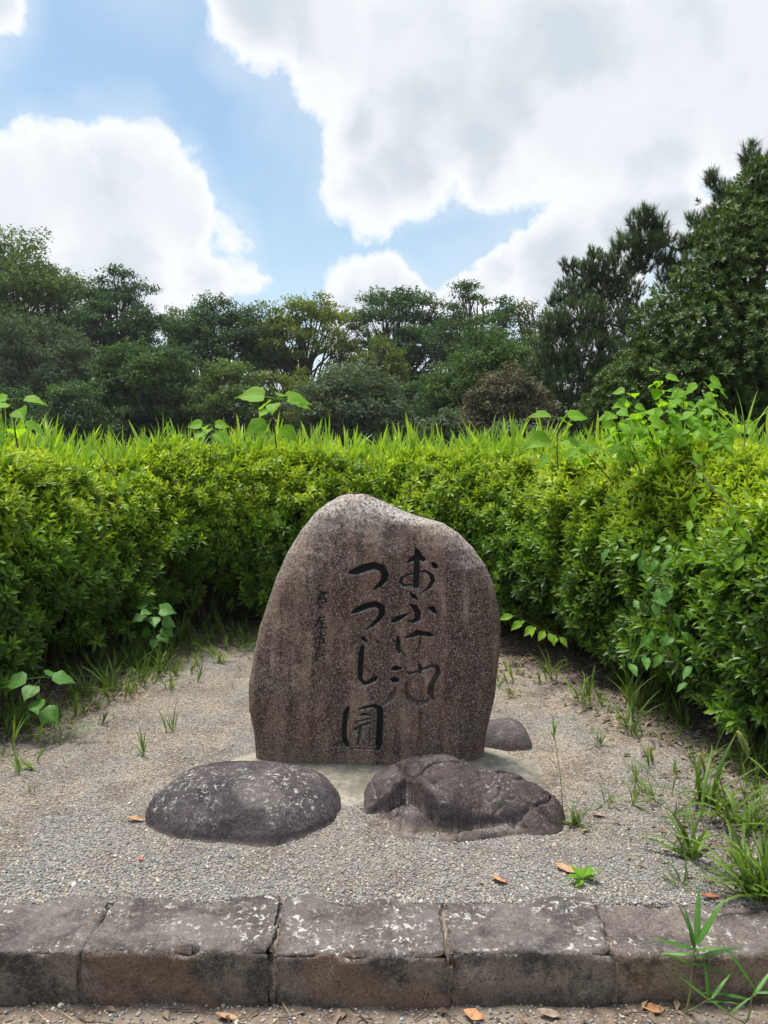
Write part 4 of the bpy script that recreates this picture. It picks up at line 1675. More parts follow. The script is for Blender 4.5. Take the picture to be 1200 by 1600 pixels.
tuft('grass_tuft', 'pair of sparse upright shoots in the gravel near the dry straw', gz(266, 1142), 8, .15, .011, .35, .3, 8, t=.7, group=GT)
tuft('grass_tuft', 'bright tuft at the gravel margin below the many leaved seedling', gz(268, 1075), 18, .17, .010, .6, .7, 9, t=.7, group=GT)
tuft('grass_tuft', 'tuft beside the dry straw patch', gz(205, 1088), 12, .15, .008, .5, .6, 10, t=.6, group=GT)
tuft('grass_tuft', 'flat little weed alone in the gravel near the edge of the photo', gz(45, 1200), 10, .08, .014, 1.25, .3, 11, t=.8, group=GT)
tuft('grass_tuft', 'tiny sprout in the open gravel below the flat weed', gz(48, 1240), 5, .06, .006, .3, .3, 12, t=.8, group=GT)
tuft('grass_tuft', 'bright tuft at the hedge foot close to the inscribed stone', gz(345, 1035), 20, .17, .010, .7, .8, 13, t=.7, group=GT)
tuft('grass_tuft', 'pale tuft directly behind the grey rock at the stone edge', gz(800, 1085), 18, .12, .007, .7, .7, 14, t=.7, group=GT)
tuft('grass_tuft', 'leaning tuft under the hedge just past the pale tuft', gz(905, 1100), 12, .22, .012, .8, 1.2, 15, t=.5, group=GT)
tuft('grass_tuft', 'arching tuft of wide blades at the foot of the hedge above the foxtails', gz(985, 1145), 16, .30, .015, .7, 1.2, 16, t=.45, group=GT)
tuft('grass_tuft', 'long bladed clump carrying the tallest foxtail', gz(1150, 1290), 24, .36, .022, .85, 1.2, 17, t=.5, group=GT)
tuft('grass_tuft', 'drooping clump of wide blades under the middle foxtail', gz(1105, 1255), 16, .28, .019, .8, 1.1, 18, t=.4, group=GT)

# low leafy weed next to the pale fallen leaf
root = empty('leafy_weed', gz(908, 1376), 'small bright leafy weed overlapping a pale fallen leaf in front of the craggy boulder', 'weed')
rr = random.Random(3)
for k in range(11):
    leaf_part(root, rr.choice(OVALS), Vector((rr.uniform(-.01, .01), rr.uniform(-.01, .01), .012)), rr.uniform(0, 6.28), math.radians(rr.uniform(5, 42)), math.radians(rr.uniform(-15, 15)), rr.uniform(.32, .55))


def foxtail(label, foot, top, lean, seed, size=1.0, nblade=3):
    r = random.Random(seed)
    root = empty('foxtail_grass', foot, label, 'foxtail', 'foxtail grasses by the hedge')
    v = Vector(top) - Vector(foot)
    mid = v * .55 + Vector((-lean * .3, 0, v.length * .06))
    pts = [Vector((0, 0, 0)), mid * .5 + Vector((0, 0, .01)), mid, v]
    g = Geo()
    g.tube(pts, [.0022, .002, .0016, .0012], 5, .5)
    obj('stem', g.mesh('stem', M['weed'], True), root)
    d = Vector((lean, 0, 1)).normalized()
    g = Geo()
    n = 700
    L = .088 * size
    for k in range(n):
        t = r.random()
        c = v + d * (t * L) + Vector((lean * .4 * t * t * L, 0, 0))
        a = r.uniform(0, 6.28)
        rad = .0075 * size * math.sin(math.pi * (.12 + .8 * t)) ** .6
        o_ = Vector((math.cos(a), math.sin(a), 0))
        q0 = c + o_ * rad * .3
        q1 = c + o_ * (rad * 2.4) + d * .011
        s_ = Vector((-math.sin(a), math.cos(a), 0)) * .0007
        g.add([tuple(q0 - s_), tuple(q0 + s_), tuple(q1)], [[0, 1, 2]], r.uniform(.7, 1))
    g.tube([v, v + d * L * .3, v + d * L * .7, v + d * L], [.003 * size, .006 * size, .0055 * size, .002 * size], 8, .55)
    obj('seed_head', g.mesh('seed_head', M['seed']), root)
    for k in range(nblade):
        V, F = blade(r.uniform(.16, .26), .011, r.uniform(.7, 1.4), 6)
        V = rotx(V, -r.uniform(.5, .9))
        V = rotz(V, r.uniform(0, 6.28))
        p = pts[1] * (.5 + k * .5)
        obj('blade', mesh('blade', V + np.array(p), F, M['weed'], np.full(len(V), r.uniform(.4, .8)), True), root)


M['seed'] = leaf_mat('foxtail_seed', (.16, .24, .05), (.36, .44, .13), (.60, .65, .30), .6, .45)
foxtail('slender foxtail standing alone with the smallest pale head', gz(1030, 1260), at(1020, 1195, 3.35), -.15, 1, .85, 2)
foxtail('foxtail with the middle head between the other two', gz(1112, 1265), at(1102, 1208, 3.3), -.25, 2, 1.0, 3)
foxtail('tallest foxtail with a fat green head against the hedge', gz(1172, 1300), at(1168, 1180, 3.15), -.3, 3, 1.15, 4)

# tall single stalk by the craggy boulder and the one in front of the hedge
for (lab, f, t_, bl) in [('tall thin stalk with narrow leaves growing out of the dark tuft', gz(880, 1262), at(866, 1150, 3.2), [(1, 10, .09), (1, -35, .07), (.95, 60, .06), (.55, 110, .12)]),
                         ('tall upright grass stalk in front of the dark hedge above the arching tuft', gz(990, 1150), at(986, 1010, 3.9), [(1, 5, .16), (.8, -70, .2), (.6, 80, .22), (.45, -110, .2), (.35, 60, .2)])]:
    root = empty('grass_stalk', f, lab, 'grass stalk')
    v = t_ - f
    g = Geo()
    g.tube([(0, 0, 0), tuple(v * .5 + Vector((.006, 0, 0))), tuple(v)], [.002, .0017, .001], 5, .4)
    obj('stem', g.mesh('stem', M['weed'], True), root)
    for k, (tt, az, ln) in enumerate(bl):
        V, F = blade(ln, .010, .5, 5)
        V = rotx(V, -.15 - .5 * (1 - tt) - (.2 if k else 0))
        V = rotz(V, math.radians(az))
        obj('blade', mesh('blade', V + np.array(v * tt), F, M['weed'], np.full(len(V), .75), True), root)


def bamboo(label, foot, stems, seed):
    """stems: (tip point, [(t, az, el, len, wid)])"""
    r = random.Random(seed)
    root = empty('bamboo_grass', foot, label, 'bamboo grass', 'bamboo grass in front of the kerb')
    foot = Vector(foot)
    for tip, lv in stems:
        v = Vector(tip) - foot
        g = Geo()
        pts = [v * (k / 6) + Vector((math.sin(k) * .003, 0, 0)) for k in range(7)]
        g.tube(pts, [.0032 - .0003 * k for k in range(7)], 6)
        obj('stem', g.mesh('stem', M['bstem'], True), root)
        for (t, az, el, ln, wd) in lv:
            V, F = blade(ln, wd, .35, 8, .3)
            V = rotx(V, -math.radians(90 - el))
            V = rotz(V, math.radians(az))
            obj('leaf', mesh('leaf', V + np.array(v * t), F, M['weedb'], np.full(len(V), r.uniform(.35, .75)), True), root)


M['bstem'] = flat_mat('bamboo_stem', (.16, .20, .06), (.26, .28, .10), 30)
M['weedb'] = leaf_mat('bamboo_leaf', (.035, .10, .02), (.07, .20, .03), (.14, .31, .05), .42, .35)
fz = gnd(1072, 1582, LOW)
T1 = at(1088, 1475, 2.10)
bamboo('bright bamboo grass with long pointed leaves in front of the low kerb stone', fz,
       [(T1, [(1, -25, 62, .17, .018), (1, -70, 55, .15, .024), (.97, 55, 70, .14, .015), (.9, -150, 40, .12, .018), (.92, 92, 22, .145, .020), (.85, 70, -4, .10, .017), (.8, -88, 18, .155, .020),
              (.72, -98, -6, .12, .015), (.7, 100, 30, .12, .016), (.9, 20, 72, .12, .016)]),
        (at(1112, 1560, 2.04), [(1, -60, 35, .10, .013), (.9, 65, 35, .11, .013), (.8, -100, 10, .09, .012), (.9, 0, 75, .1, .012)])], 5)
bamboo('small bamboo grass shoots at the corner below the large clump, cut by the photo edge', gnd(1165, 1600, LOW),
       [(at(1180, 1545, 2.05), [(1, 60, 55, .16, .016), (.8, -60, 35, .13, .014), (.7, 90, 15, .15, .016), (.9, -100, 12, .12, .013)]),
        (at(1140, 1585, 1.98), [(1, 80, 40, .07, .010), (1, -80, 40, .08, .010)])], 6)


# ------------------------------------------------------------------ fallen leaves
def fallen(label, p, mat, L, Wd, az, tilt, curl, seed):
    r = random.Random(seed)
    V, F = [], []
    prof = [.05, .55, .9, 1, .85, .5, .04]
    for i, w in enumerate(prof):
        t = i / 6
        for k in range(5):
            a = (k - 2) / 2
            x = a * Wd / 2 * w * (1 + .12 * r.uniform(-1, 1))
            V.append((x, (t - .5) * L, abs(a) ** 1.5 * curl * w * .7 * (1 if k < 2 else .4) - math.sin(t * 3.14) * curl * .25 + (curl * .5 * t * t) + r.uniform(-.0015, .0015)))
    for i in range(6):
        for k in range(4):
            a = i * 5 + k
            F.append((a, a + 1, a + 6, a + 5))
    V.append((0, -.5 * L - .018, .004))
    V.append((.0015, -.5 * L, .002))
    V.append((-.0015, -.5 * L, .002))
    F.append((len(V) - 3, len(V) - 2, len(V) - 1))
    o = obj('fallen_leaf', mesh('fallen_leaf', V, F, M[mat], None, True), None, Vector(p) + Vector((0, 0, .010)))
    o.rotation_euler = (tilt, r.uniform(-.2, .2), az)
    tag(o, label, 'fallen leaf', 'dry leaves fallen on the ground')
    md = o.modifiers.new('thick', 'SOLIDIFY')
    md.thickness = .0008


fallen('single orange brown dry leaf on open gravel beside the smooth boulder', gz(212, 1284), 'dryorange', .075, .032, 1.45, .1, .010, 1)
fallen('tan dry leaf folded at one end, on gravel just behind the kerb', gz(779, 1376), 'dryorange', .062, .040, 1.2, .1, .014, 2)
fallen('pale pinkish dry leaf beside the bright leafy weed', gz(884, 1357), 'dryleaf', .080, .046, 1.0, .1, .010, 3)
fallen('rust red dry leaf under the reddish tuft', gz(1110, 1402), 'dryred', .085, .024, 1.75, .1, .012, 4)
fallen('bright orange dry leaf under the bamboo grass below the kerb', gnd(1021, 1581, LOW), 'dryorange', .070, .038, 1.7, .1, .012, 5)
fallen('rounded orange dry leaf below the middle kerb stone', gnd(740, 1591, LOW), 'dryorange', .060, .042, 1.2, .1, .012, 6)
fallen('greyish dry leaf lying below the kerb next to the rounded orange leaf', gnd(858, 1588, LOW), 'drygrey', .070, .030, 1.4, .1, .010, 7)
fallen('brown dry leaf below the long kerb stone joint', gnd(355, 1594, LOW), 'dryleaf', .07, .036, 1.5, .1, .012, 8)
fallen('tiny yellow leaf scrap on top of the kerb', at(150, 1434, 2.36), 'dryorange', .025, .018, .5, .1, .004, 9)
fallen('small brown leaf scrap at the foot of the smooth boulder', gz(220, 1342), 'dryred', .025, .016, .5, .1, .004, 10)
fallen('curled whitish leaf beside the dark spiky tuft', gz(914, 1295), 'straw', .055, .012, 2.2, .1, .010, 11)
fallen('grey leaf resting in the dark spiky tuft', gz(935, 1270), 'drygrey', .065, .030, 1.3, .1, .012, 12)


# ------------------------------------------------------------------ trees
def leaf_cards(size):
    V = np.array([[0, -.5, 0], [.27, 0, .07], [0, .5, 0], [-.27, 0, .07]]) * size
    F = np.array([[0, 1, 2], [0, 2, 3]])
    return [(V, F, np.zeros(4))]


def spray_cards(size, k, seed):
    """a small twig end: k leaves in a loose fan"""
    r = random.Random(seed)
    g = Geo()
    for i in range(k):
        V = np.array([[0, 0, 0], [.28, .5, .08], [0, 1.0, 0], [-.28, .5, .08]]) * size
        F = np.array([[0, 1, 2], [0, 2, 3]])
        V = rotx(V, r.uniform(-.5, .9))
        V = rotz(V, r.uniform(0, 6.28))
        g.add(V + np.array([r.uniform(-1, 1), r.uniform(-1, 1), r.uniform(-.6, .6)]) * size * .9, F, r.uniform(-.3, .3))
    return g.arrays()


def tree(name, label, px, top, half, Yd, mat, seed, crown_base=None, n_clump=46, leaf=.17, dens=1.0, shape='round', flat=.55, cat='tree', group=None, trunk_px=None, clumps=None, barkm='bark',
         csize=.26, hollow=.55, spr=None):
    rg = np.random.default_rng(seed)
    rr = random.Random(seed)
    X0 = at(trunk_px if trunk_px is not None else px, 700, Yd).x
    XC = at(px, 700, Yd).x
    H = at(px, top, Yd).z
    R = half * 1.10 / 1200 * Yd
    n_clump = int(n_clump * 1.45)
    zb_ = at(px, crown_base, Yd).z if crown_base is not None else H * .3
    zb_ = max(.3, zb_)
    cz, rz = (H + zb_) / 2, (H - zb_) / 2
    root = empty(name, (X0, Yd, 0), label, cat, group)
    C = []
    tries = 0
    while len(C) < n_clump and tries < 9000:
        tries += 1
        u = rg.normal(size=3)
        u /= np.linalg.norm(u)
        rad = rg.uniform(hollow, .92)
        if shape == 'umbrella':
            if u[2] < -.15:
                continue
            p = np.array([u[0] * R * rad, u[1] * R * rad * .9, -rz * .55 + u[2] * rz * 1.45 * rad])
        elif shape == 'cone':
            t = rg.uniform(0, 1) ** 1.3
            w = (1 - t) ** .8
            p = np.array([u[0] * R * w * rad, u[1] * R * w * rad, -rz + 2 * rz * t * .96])
        else:
            p = np.array([u[0] * R * rad, u[1] * R * rad * .9, u[2] * rz * rad])
        cr = R * csize * .92 * rg.uniform(.45, 1.25)
        if any(np.linalg.norm((p - c[0]) * [1, 1, 1.4]) < (cr + c[1]) * .5 for c in C):
            continue
        C.append((p, cr))
    off = np.array([XC - X0, 0, cz])
    # limbs
    g = Geo()
    tr = max(.09, H * .022)
    th = zb_ + (H - zb_) * (.62 if shape == 'cone' else .32)
    if shape == 'cone':
        th = H * .93
    lean = (XC - X0) * .5
    def tp(t):
        return np.array([lean * t + math.sin(t * 5 + seed) * tr * 1.2, math.cos(t * 4 + seed) * tr, th * t])
    g.tube([tp(i / 8) for i in range(9)], [tr * (1 - .62 * i / 8) * (1.35 if i == 0 else 1) for i in range(9)], 7)
    for (p, cr) in C:
        q = p + off
        t0 = min(1, max(.25, (q[2] * .55 + rr.uniform(-.1, .1) * H) / th)) if shape != 'cone' else min(1, max(.15, (q[2] - cr * .5) / th))
        a = tp(t0)
        m1 = a * .62 + q * .38 + np.array([rr.uniform(-.1, .1) * R, rr.uniform(-.1, .1) * R, rr.uniform(-.02, .10) * R])
        m2 = a * .25 + q * .75 + np.array([rr.uniform(-.07, .07) * R, rr.uniform(-.07, .07) * R, rr.uniform(-.04, .06) * R])
        r0 = tr * (.42 if shape != 'cone' else .2)
        g.tube([a, m1, m2, q], [r0, r0 * .62, r0 * .38, r0 * .15], 5)
        for k in range(3):
            e = q + rg.normal(size=3) * cr * .6
            g.tube([m2, (m2 + e) / 2 + rg.normal(size=3) * cr * .08, e], [r0 * .3, r0 * .2, r0 * .08], 4)
    obj('trunk', g.mesh('trunk', M[barkm], True), root)
    # foliage
    g = Geo()
    protos = spr or [spray_cards(leaf, 5, seed * 7 + i) for i in range(4)]
    for (p, cr) in C:
        n = int(dens * 15 * (cr / leaf) ** 2 * .30) + 6
        u = rg.normal(size=(n, 3))
        u /= np.linalg.norm(u, axis=1)[:, None]
        u[:, 2] = np.where(u[:, 2] < -.1, u[:, 2] * .6, u[:, 2])
        lump = 1 + fbm(u * 2.2 + p, 3, seed) * 1.5
        rad = cr * rg.uniform(.15, 1.15, n) ** .55 * lump * 1.2
        P = p + off + u * rad[:, None] * np.array([1.15, 1.15, flat])
        ax = u * .7 + rg.normal(size=(n, 3)) * .55 + np.array([0, 0, .8])
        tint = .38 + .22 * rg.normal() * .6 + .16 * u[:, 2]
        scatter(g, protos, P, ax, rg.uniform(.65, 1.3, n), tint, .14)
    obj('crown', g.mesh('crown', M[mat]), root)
    return root


G1 = 'tall trees at the far side of the garden'
tree('broadleaf_tree', 'tallest dark oak like tree at the photo edge end of the treeline', 40, 374, 120, 44, 'oak', 1, 640, 66, .17, 1.0, flat=.6, group=G1)
tree('broadleaf_tree', 'dark layered tree with a spiky top next to the tallest tree', 182, 410, 72, 42, 'dark', 2, 650, 52, .16, 1.25, flat=.45, group=G1)
tree('broadleaf_tree', 'grey green tree with thin twigs in front of the tallest tree', 55, 478, 85, 36, 'grey', 3, 660, 50, .13, .85, flat=.55, group=G1)
tree('broadleaf_tree', 'dense mid green round tree below the dark layered one', 232, 528, 78, 35, 'fresh', 4, 690, 58, .15, 1.3, flat=.5, group=G1)
tree('broadleaf_tree', 'small yellowish treetop peeping between dark crowns', 290, 462, 34, 50, 'yellow', 5, 560, 20, .17, .8, group=G1)
tree('broadleaf_tree', 'dark flat crowned tree with its crooked limbs showing against sky', 345, 447, 84, 45, 'dark', 6, 600, 44, .17, .95, 'umbrella', .45, trunk_px=330, group=G1, csize=.24)
tree('broadleaf_tree', 'airy yellow green tree with forked bare limbs in the centre of the treeline', 475, 436, 90, 46, 'yellow', 7, 590, 42, .17, .72, 'umbrella', .42, trunk_px=482, group=G1, csize=.22)
tree('broadleaf_tree', 'dark domed tree behind the yellow green one, directly above the inscribed stone', 622, 440, 78, 47, 'dark', 8, 650, 60, .17, 1.0, flat=.5, group=G1)
tree('broadleaf_tree', 'low yellow green tree in front of the dark domed one', 594, 515, 44, 40, 'yellow', 9, 640, 26, .15, .8, flat=.45, group=G1)
tree('broadleaf_tree', 'feathery tree with tiered branches and gaps, between dark dome and pine', 748, 416, 74, 42, 'fresh', 10, 590, 36, .15, .8, 'umbrella', .35, trunk_px=725, group=G1, csize=.24)
tree('broadleaf_tree', 'thin olive treetop touching the rounded pine', 832, 446, 40, 48, 'yellow', 11, 560, 22, .16, .7, 'umbrella', .5, group=G1)
G2 = 'lower trees and shrubs below the treeline'
tree('low_tree', 'olive green bushy tree below the crooked limbed tree', 358, 558, 60, 34, 'oak', 12, 700, 44, .14, 1.1, group=G2)
tree('low_tree', 'pale olive tree below the airy central tree', 442, 562, 52, 36, 'yellow', 13, 700, 38, .14, 1.0, group=G2, flat=.6)
tree('low_tree', 'soft grey green tree with drooping twigs just beyond the tallest hedge seedling', 545, 574, 82, 30, 'grey', 14, 705, 62, .11, 1.2, group=G2, flat=.7)
tree('low_tree', 'shadowy dark tree under the dark domed crown', 655, 596, 62, 38, 'dark', 15, 710, 40, .14, 1.2, group=G2)
tree('low_tree', 'broad dark green evergreen mound in front of the tiered tree', 768, 516, 96, 27, 'fresh', 16, 705, 74, .10, 1.25, group=G2, flat=.6)
tree('low_tree', 'dark green thicket tree beneath the round mid green tree', 130, 590, 75, 33, 'dark', 17, 710, 40, .13, 1.2, group=G2)
tree('low_tree', 'dark bush at the photo edge beneath the grey green tree', 10, 600, 60, 31, 'dark', 18, 710, 34, .13, 1.1, group=G2)
tree('low_tree', 'dark thicket tree between round mid green tree and olive bushy tree', 280, 610, 60, 37, 'dark', 19, 715, 36, .13, 1.2, group=G2)
tree('low_tree', 'grey green low bush below the shadowy tree, next to the brown shrub', 700, 640, 50, 24, 'grey', 20, 715, 30, .09, 1.1, group=G2)
tree('brown_shrub', 'rounded brownish shrub in front of the dark pine', 795, 574, 66, 19, 'brown', 21, 712, 70, .075, 1.3, cat='shrub', flat=.8, csize=.2)
tree('low_tree', 'bluish pine like bush just above the hedge below the brown shrub', 790, 655, 46, 16, 'grey', 22, 715, 30, .07, 1.2, group=G2)
tree('low_tree', 'dark filler tree behind the airy central tree trunks', 500, 600, 70, 52, 'dark', 23, 715, 40, .17, 1.1, group=G2)

# far wood closing the view between the trunks
g = Geo()
rg = np.random.default_rng(5)
n = 15000
X = rg.uniform(-38, 34, n)
Yw = rg.uniform(58, 66, n)
hz = 5.6 + 2.2 * (fbm(np.stack([X * .18, X * 0, X * 0], 1), 3, 9)) * 2
Zw = rg.uniform(0, 1, n) ** .8 * hz
scatter(g, [spray_cards(.32, 5, 900 + i) for i in range(3)], np.stack([X, Yw, Zw], 1), rg.normal(size=(n, 3)) + [0, 0, .8], rg.uniform(.7, 1.3, n), rg.uniform(.1, .5, n))
obj('far_woods', g.mesh('far_woods', M['dark']), kind='stuff')


# ------------------------------------------------------------------ pines
def tuft_needles(L, n, w, seed, cone=.9):
    r = random.Random(seed)
    g = Geo()
    for k in range(n):
        a = r.uniform(0, 6.28)
        e = cone * math.sqrt(r.random())
        d = np.array([math.sin(e) * math.cos(a), math.sin(e) * math.sin(a), math.cos(e)])
        s = np.array([-math.sin(a), math.cos(a), 0]) * w
        b0 = np.array([0, 0, r.uniform(-.5, .3) * L])
        g.add([b0 - s, b0 + s, b0 + d * L * r.uniform(.8, 1.1)], [[0, 1, 2]], r.uniform(-.3, .3))
    return g.arrays()


def pine(name, label, Yd, trunk, blobs, L, w, nneed, seed, ntuft=60, up=.9, rflat=.8):
    """blobs: (px, py, radius px, depth offset) masses of needle tufts"""
    rg = np.random.default_rng(seed)
    rr = random.Random(seed)
    foot = Vector((trunk[0][0], Yd, 0))
    root = empty(name, foot, label, 'pine tree')
    g = Geo()
    tp_ = [Vector((x, Yd, z)) - foot for x, z in trunk]
    g.tube(tp_, [.16 * (1 - .75 * i / (len(tp_) - 1)) for i in range(len(tp_))], 8)
    lv = Geo()
    protos = [tuft_needles(L, nneed, w, seed * 3 + i) for i in range(4)]
    done = []
    blobs = sorted(blobs, key=lambda q: (at(q[0], q[1], Yd + q[3]) - foot - tp_[-2]).length)
    for (px, py, rp, dy) in blobs:
        c = at(px, py, Yd + dy) - foot
        r = rp / 1200 * (Yd + dy)
        cands = [tp_[i].lerp(tp_[i + 1], f) for i in range(len(tp_) - 1) for f in (0, .25, .5, .75)]
        near_t = min(cands, key=lambda q: (q - c - Vector((0, 0, -r * .8))).length)
        near_b = min(done, key=lambda q: (q - c).length) if done else None
        a = near_b if near_b is not None and (near_b - c).length < (near_t - c).length else near_t
        done.append(c.copy())
        m_ = a.lerp(c, .5) + Vector((rr.uniform(-.06, .06), rr.uniform(-.06, .06), -(a - c).length * .12))
        g.tube([a, a.lerp(m_, .6) + Vector((0, 0, -.04)), m_, c], [.035, .028, .02, .010], 6)
        n = int(ntuft * (r / .5) ** 2)
        u = rg.normal(size=(n, 3))
        u /= np.linalg.norm(u, axis=1)[:, None]
        P = np.array(c) + u * (r * rg.uniform(.35, 1.05, n) ** .6)[:, None] * np.array([1, 1, rflat])
        ax = u * .55 + np.array([0, 0, up]) + rg.normal(size=(n, 3)) * .25
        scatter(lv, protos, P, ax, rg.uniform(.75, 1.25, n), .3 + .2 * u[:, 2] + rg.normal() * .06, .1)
        for j in range(min(n, 26)):
            e = Vector(P[j])
            g.tube([m_.lerp(c, rr.random()), e.lerp(c, .4), e], [.012, .008, .004], 4)
    obj('trunk', g.mesh('trunk', M['bark'], True), root)
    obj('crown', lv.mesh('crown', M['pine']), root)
    return root


rr = random.Random(31)
bl = [(935, 415, 26, 0), (915, 430, 28, .3), (960, 430, 28, .2), (895, 455, 30, 0), (935, 460, 36, .5), (980, 455, 28, 0), (905, 495, 42, -.3), (950, 505, 44, 0), (995, 500, 34, .3), (870, 510, 30, 0),
      (880, 545, 42, .2), (925, 555, 50, -.4), (975, 560, 46, .2), (1010, 560, 36, 0), (860, 570, 34, .3), (895, 600, 46, -.2), (945, 610, 50, 0), (1000, 620, 44, .2), (870, 640, 44, 0), (925, 655, 46, .2),
      (845, 615, 26, .4), (980, 670, 50, 0), (888, 415, 14, 0), (928, 396, 12, 0), (962, 402, 13, 0), (985, 425, 13, 0), (868, 470, 14, 0)]
xt = at(935, 700, 20).x
pine('pine_tree', 'rounded dense pine with upright candle tips, standing between brown shrub and glossy evergreen', 20, [(xt, 0), (xt + .1, 2), (xt, 4), (xt + .05, 6.3)], bl, .13, .007, 24, 3, 190, 1.5)
xt = at(1190, 700, 12.5).x
bl = [(1005, 345, 22, 0), (985, 375, 20, .2), (1010, 385, 26, 0), (1035, 375, 18, .2), (1030, 350, 15, 0), (1000, 410, 22, .1), (1040, 405, 18, .2), (968, 385, 14, 0), (1075, 385, 18, .3), (1062, 410, 14, 0),
      (1115, 280, 14, 0), (1130, 300, 17, .2), (1110, 345, 16, 0), (1125, 330, 14, .2), (1150, 315, 20, 0), (1170, 245, 14, 0), (1180, 270, 18, 0), (1195, 255, 15, .2), (1150, 360, 24, .3),
      (1100, 375, 20, 0), (1190, 300, 26, .2), (1085, 345, 13, 0), (1172, 232, 9, 0), (1225, 250, 26, .2), (1040, 435, 18, 0), (1240, 300, 40, .3), (1120, 410, 26, .3)]
pine('pine_tree', 'open branched pine reaching sideways out behind the glossy evergreen at the photo edge', 12.5, [(xt, 0), (xt - .05, 2.5), (xt - .15, 4), (xt - .05, 5.2), (xt + .1, 6.2)], bl, .15, .0045, 34, 4, 230, 1.1)

# glossy evergreen tree at the right, close by
root = empty('glossy_evergreen', (at(1160, 700, 9.2).x, 9.2, 0), 'big glossy leaved evergreen tree filling the right side above the hedge', 'tree')
root['label'] = 'big glossy leaved evergreen tree filling the photo side above the heart leaf bush'
rb = np.array(root.location)
EV = [sprig(seed=70 + i, L=.072, Wd=.027, whorls=((6, 25), (6, 48), (4, 72)), rise=.018) for i in range(6)]
rg = np.random.default_rng(11)
g, gt = Geo(), Geo()
EB = [(1165, 425, 95, 0), (1105, 520, 80, -.3), (1185, 340, 62, .2), (1010, 590, 62, 0), (1090, 605, 90, -.3), (1200, 560, 120, -.5), (962, 610, 38, .1), (1045, 510, 52, 0), (1250, 450, 140, .3), (1260, 330, 90, .4),
      (1130, 440, 60, 0), (1190, 295, 38, .1), (1065, 545, 60, -.2), (985, 640, 55, -.2), (1150, 640, 100, -.3), (935, 640, 30, .1), (1030, 660, 70, 0), (1235, 650, 120, 0), (1150, 380, 50, 0), (1060, 470, 34, .2),
      (1100, 455, 45, .1), (1030, 545, 45, .2), (1120, 400, 34, .2), (1185, 268, 20, .1)]
tip0 = Vector((0, 0, 0))
for (px, py, rp, dy) in EB:
    Yd = 9.2 + dy
    c = at(px, py, Yd)
    r = rp / 1200 * Yd
    n = int(4 * math.pi * r * r * 125)
    u = rg.normal(size=(n, 3))
    u /= np.linalg.norm(u, axis=1)[:, None]
    lump = 1 + fbm(u * 2.5 + px, 3, 17) * 1.3
    P = np.array(c) + u * (r * lump * np.where(rg.uniform(0, 1, n) < .10, rg.uniform(1.0, 1.12, n), rg.uniform(.72, 1.03, n)))[:, None]
    keep = (P[:, 1] < Yd + r * .6)
    P, uu = P[keep], u[keep]
    ax = uu * .8 + np.array([0, 0, .75]) + rg.normal(size=uu.shape) * .3
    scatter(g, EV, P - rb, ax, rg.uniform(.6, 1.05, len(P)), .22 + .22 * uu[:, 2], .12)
    cc = Vector(np.array(c) - rb)
    t0 = Vector((cc.x * .25, cc.y * .2, max(.6, cc.z * .55)))
    gt.tube([t0, t0.lerp(cc, .5) + Vector((0, 0, -.08)), cc], [.05, .035, .015], 6)
    for j in range(14):
        e = Vector(P[j] - rb)
        gt.tube([t0.lerp(cc, .7), e.lerp(cc, .3), e], [.014, .009, .004], 4)
gt.tube([(0, 0, 0), (.05, 0, 1.2), (0, .05, 2.6), (.1, 0, 3.8)], [.13, .11, .08, .03], 8)
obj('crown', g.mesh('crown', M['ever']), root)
obj('trunk', gt.mesh('trunk', M['bark'], True), root)

# tall single grass shoot at the right edge over the hedge
root = empty('reed_shoot', at(1163, 700, 4.2), 'tall reed shoot with narrow blades fanning out in front of the glossy evergreen', 'reed')
rr = random.Random(8)
for k, (az, sp, L_) in enumerate([(70, .35, .30), (-80, .5, .34), (100, .7, .30), (-60, .25, .28), (80, .1, .26), (-110, .8, .30), (60, .9, .28)]):
    V, F = blade(L_, .016, .35, 7)
    V = rotz(rotx(V, -sp), math.radians(az))
    obj('blade', mesh('blade', V + np.array([0, 0, .02 * k]), F, M['reed'], np.full(len(V), .55), True), root)
g = Geo()
g.tube([(0, 0, -.25), (0, 0, .15)], [.004, .002], 6)
obj('stem', g.mesh('stem', M['bstem'], True), root)

# loose wild grass over the dark soil below the foxtails and along the left margin
g = Geo()
P = []
for (px, py, sx, sy, k) in [(240, 985, .35, .25, 60), (110, 1060, .25, .2, 30), (1170, 1330, .13, .2, 20), (1110, 1250, .18, .18, 14), (1180, 1230, .12, .2, 22), (1040, 1200, .16, .14, 8), (960, 1120, .14, .14, 18), (60, 1120, .2, .25, 26), (180, 1040, .28, .22, 46),
                            (320, 1010, .2, .2, 34), (1165, 1400, .12, .07, 10), (20, 1170, .12, .15, 14), (830, 1060, .16, .1, 16), (30, 1190, .2, .1, 10)]:
    c = gnd(px, py)
    for _ in range(k):
        P.append((c.x + RNG.normal(0, sx), c.y + RNG.normal(0, sy), 0))
P = np.array(P)
P[:, 2] = ground_z(P[:, 0], P[:, 1])
P = P[P[:, 1] > 2.5]
ax = np.stack([RNG.normal(0, .3, len(P)), RNG.normal(-.1, .3, len(P)), np.ones(len(P))], 1)
scatter(g, WEED, P, ax, RNG.uniform(.35, 1.15, len(P)), RNG.uniform(.2, .9, len(P)), .12)
obj('wild_grass', g.mesh('wild_grass', M['weed']), kind='stuff')


def soil_litter(n):
    c = gnd(1150, 1300)
    P = np.stack([RNG.normal(c.x, .22, n), RNG.normal(c.y, .25, n), np.zeros(n)], 1)
    k = n // 3
    c = gnd(60, 1110)
    P[:k] = np.stack([RNG.normal(c.x, .2, k), RNG.normal(c.y, .3, k), np.zeros(k)], 1)
    P = P[P[:, 1] > 2.5]
    P[:, 2] = ground_z(P[:, 0], P[:, 1]) + .006
    return P


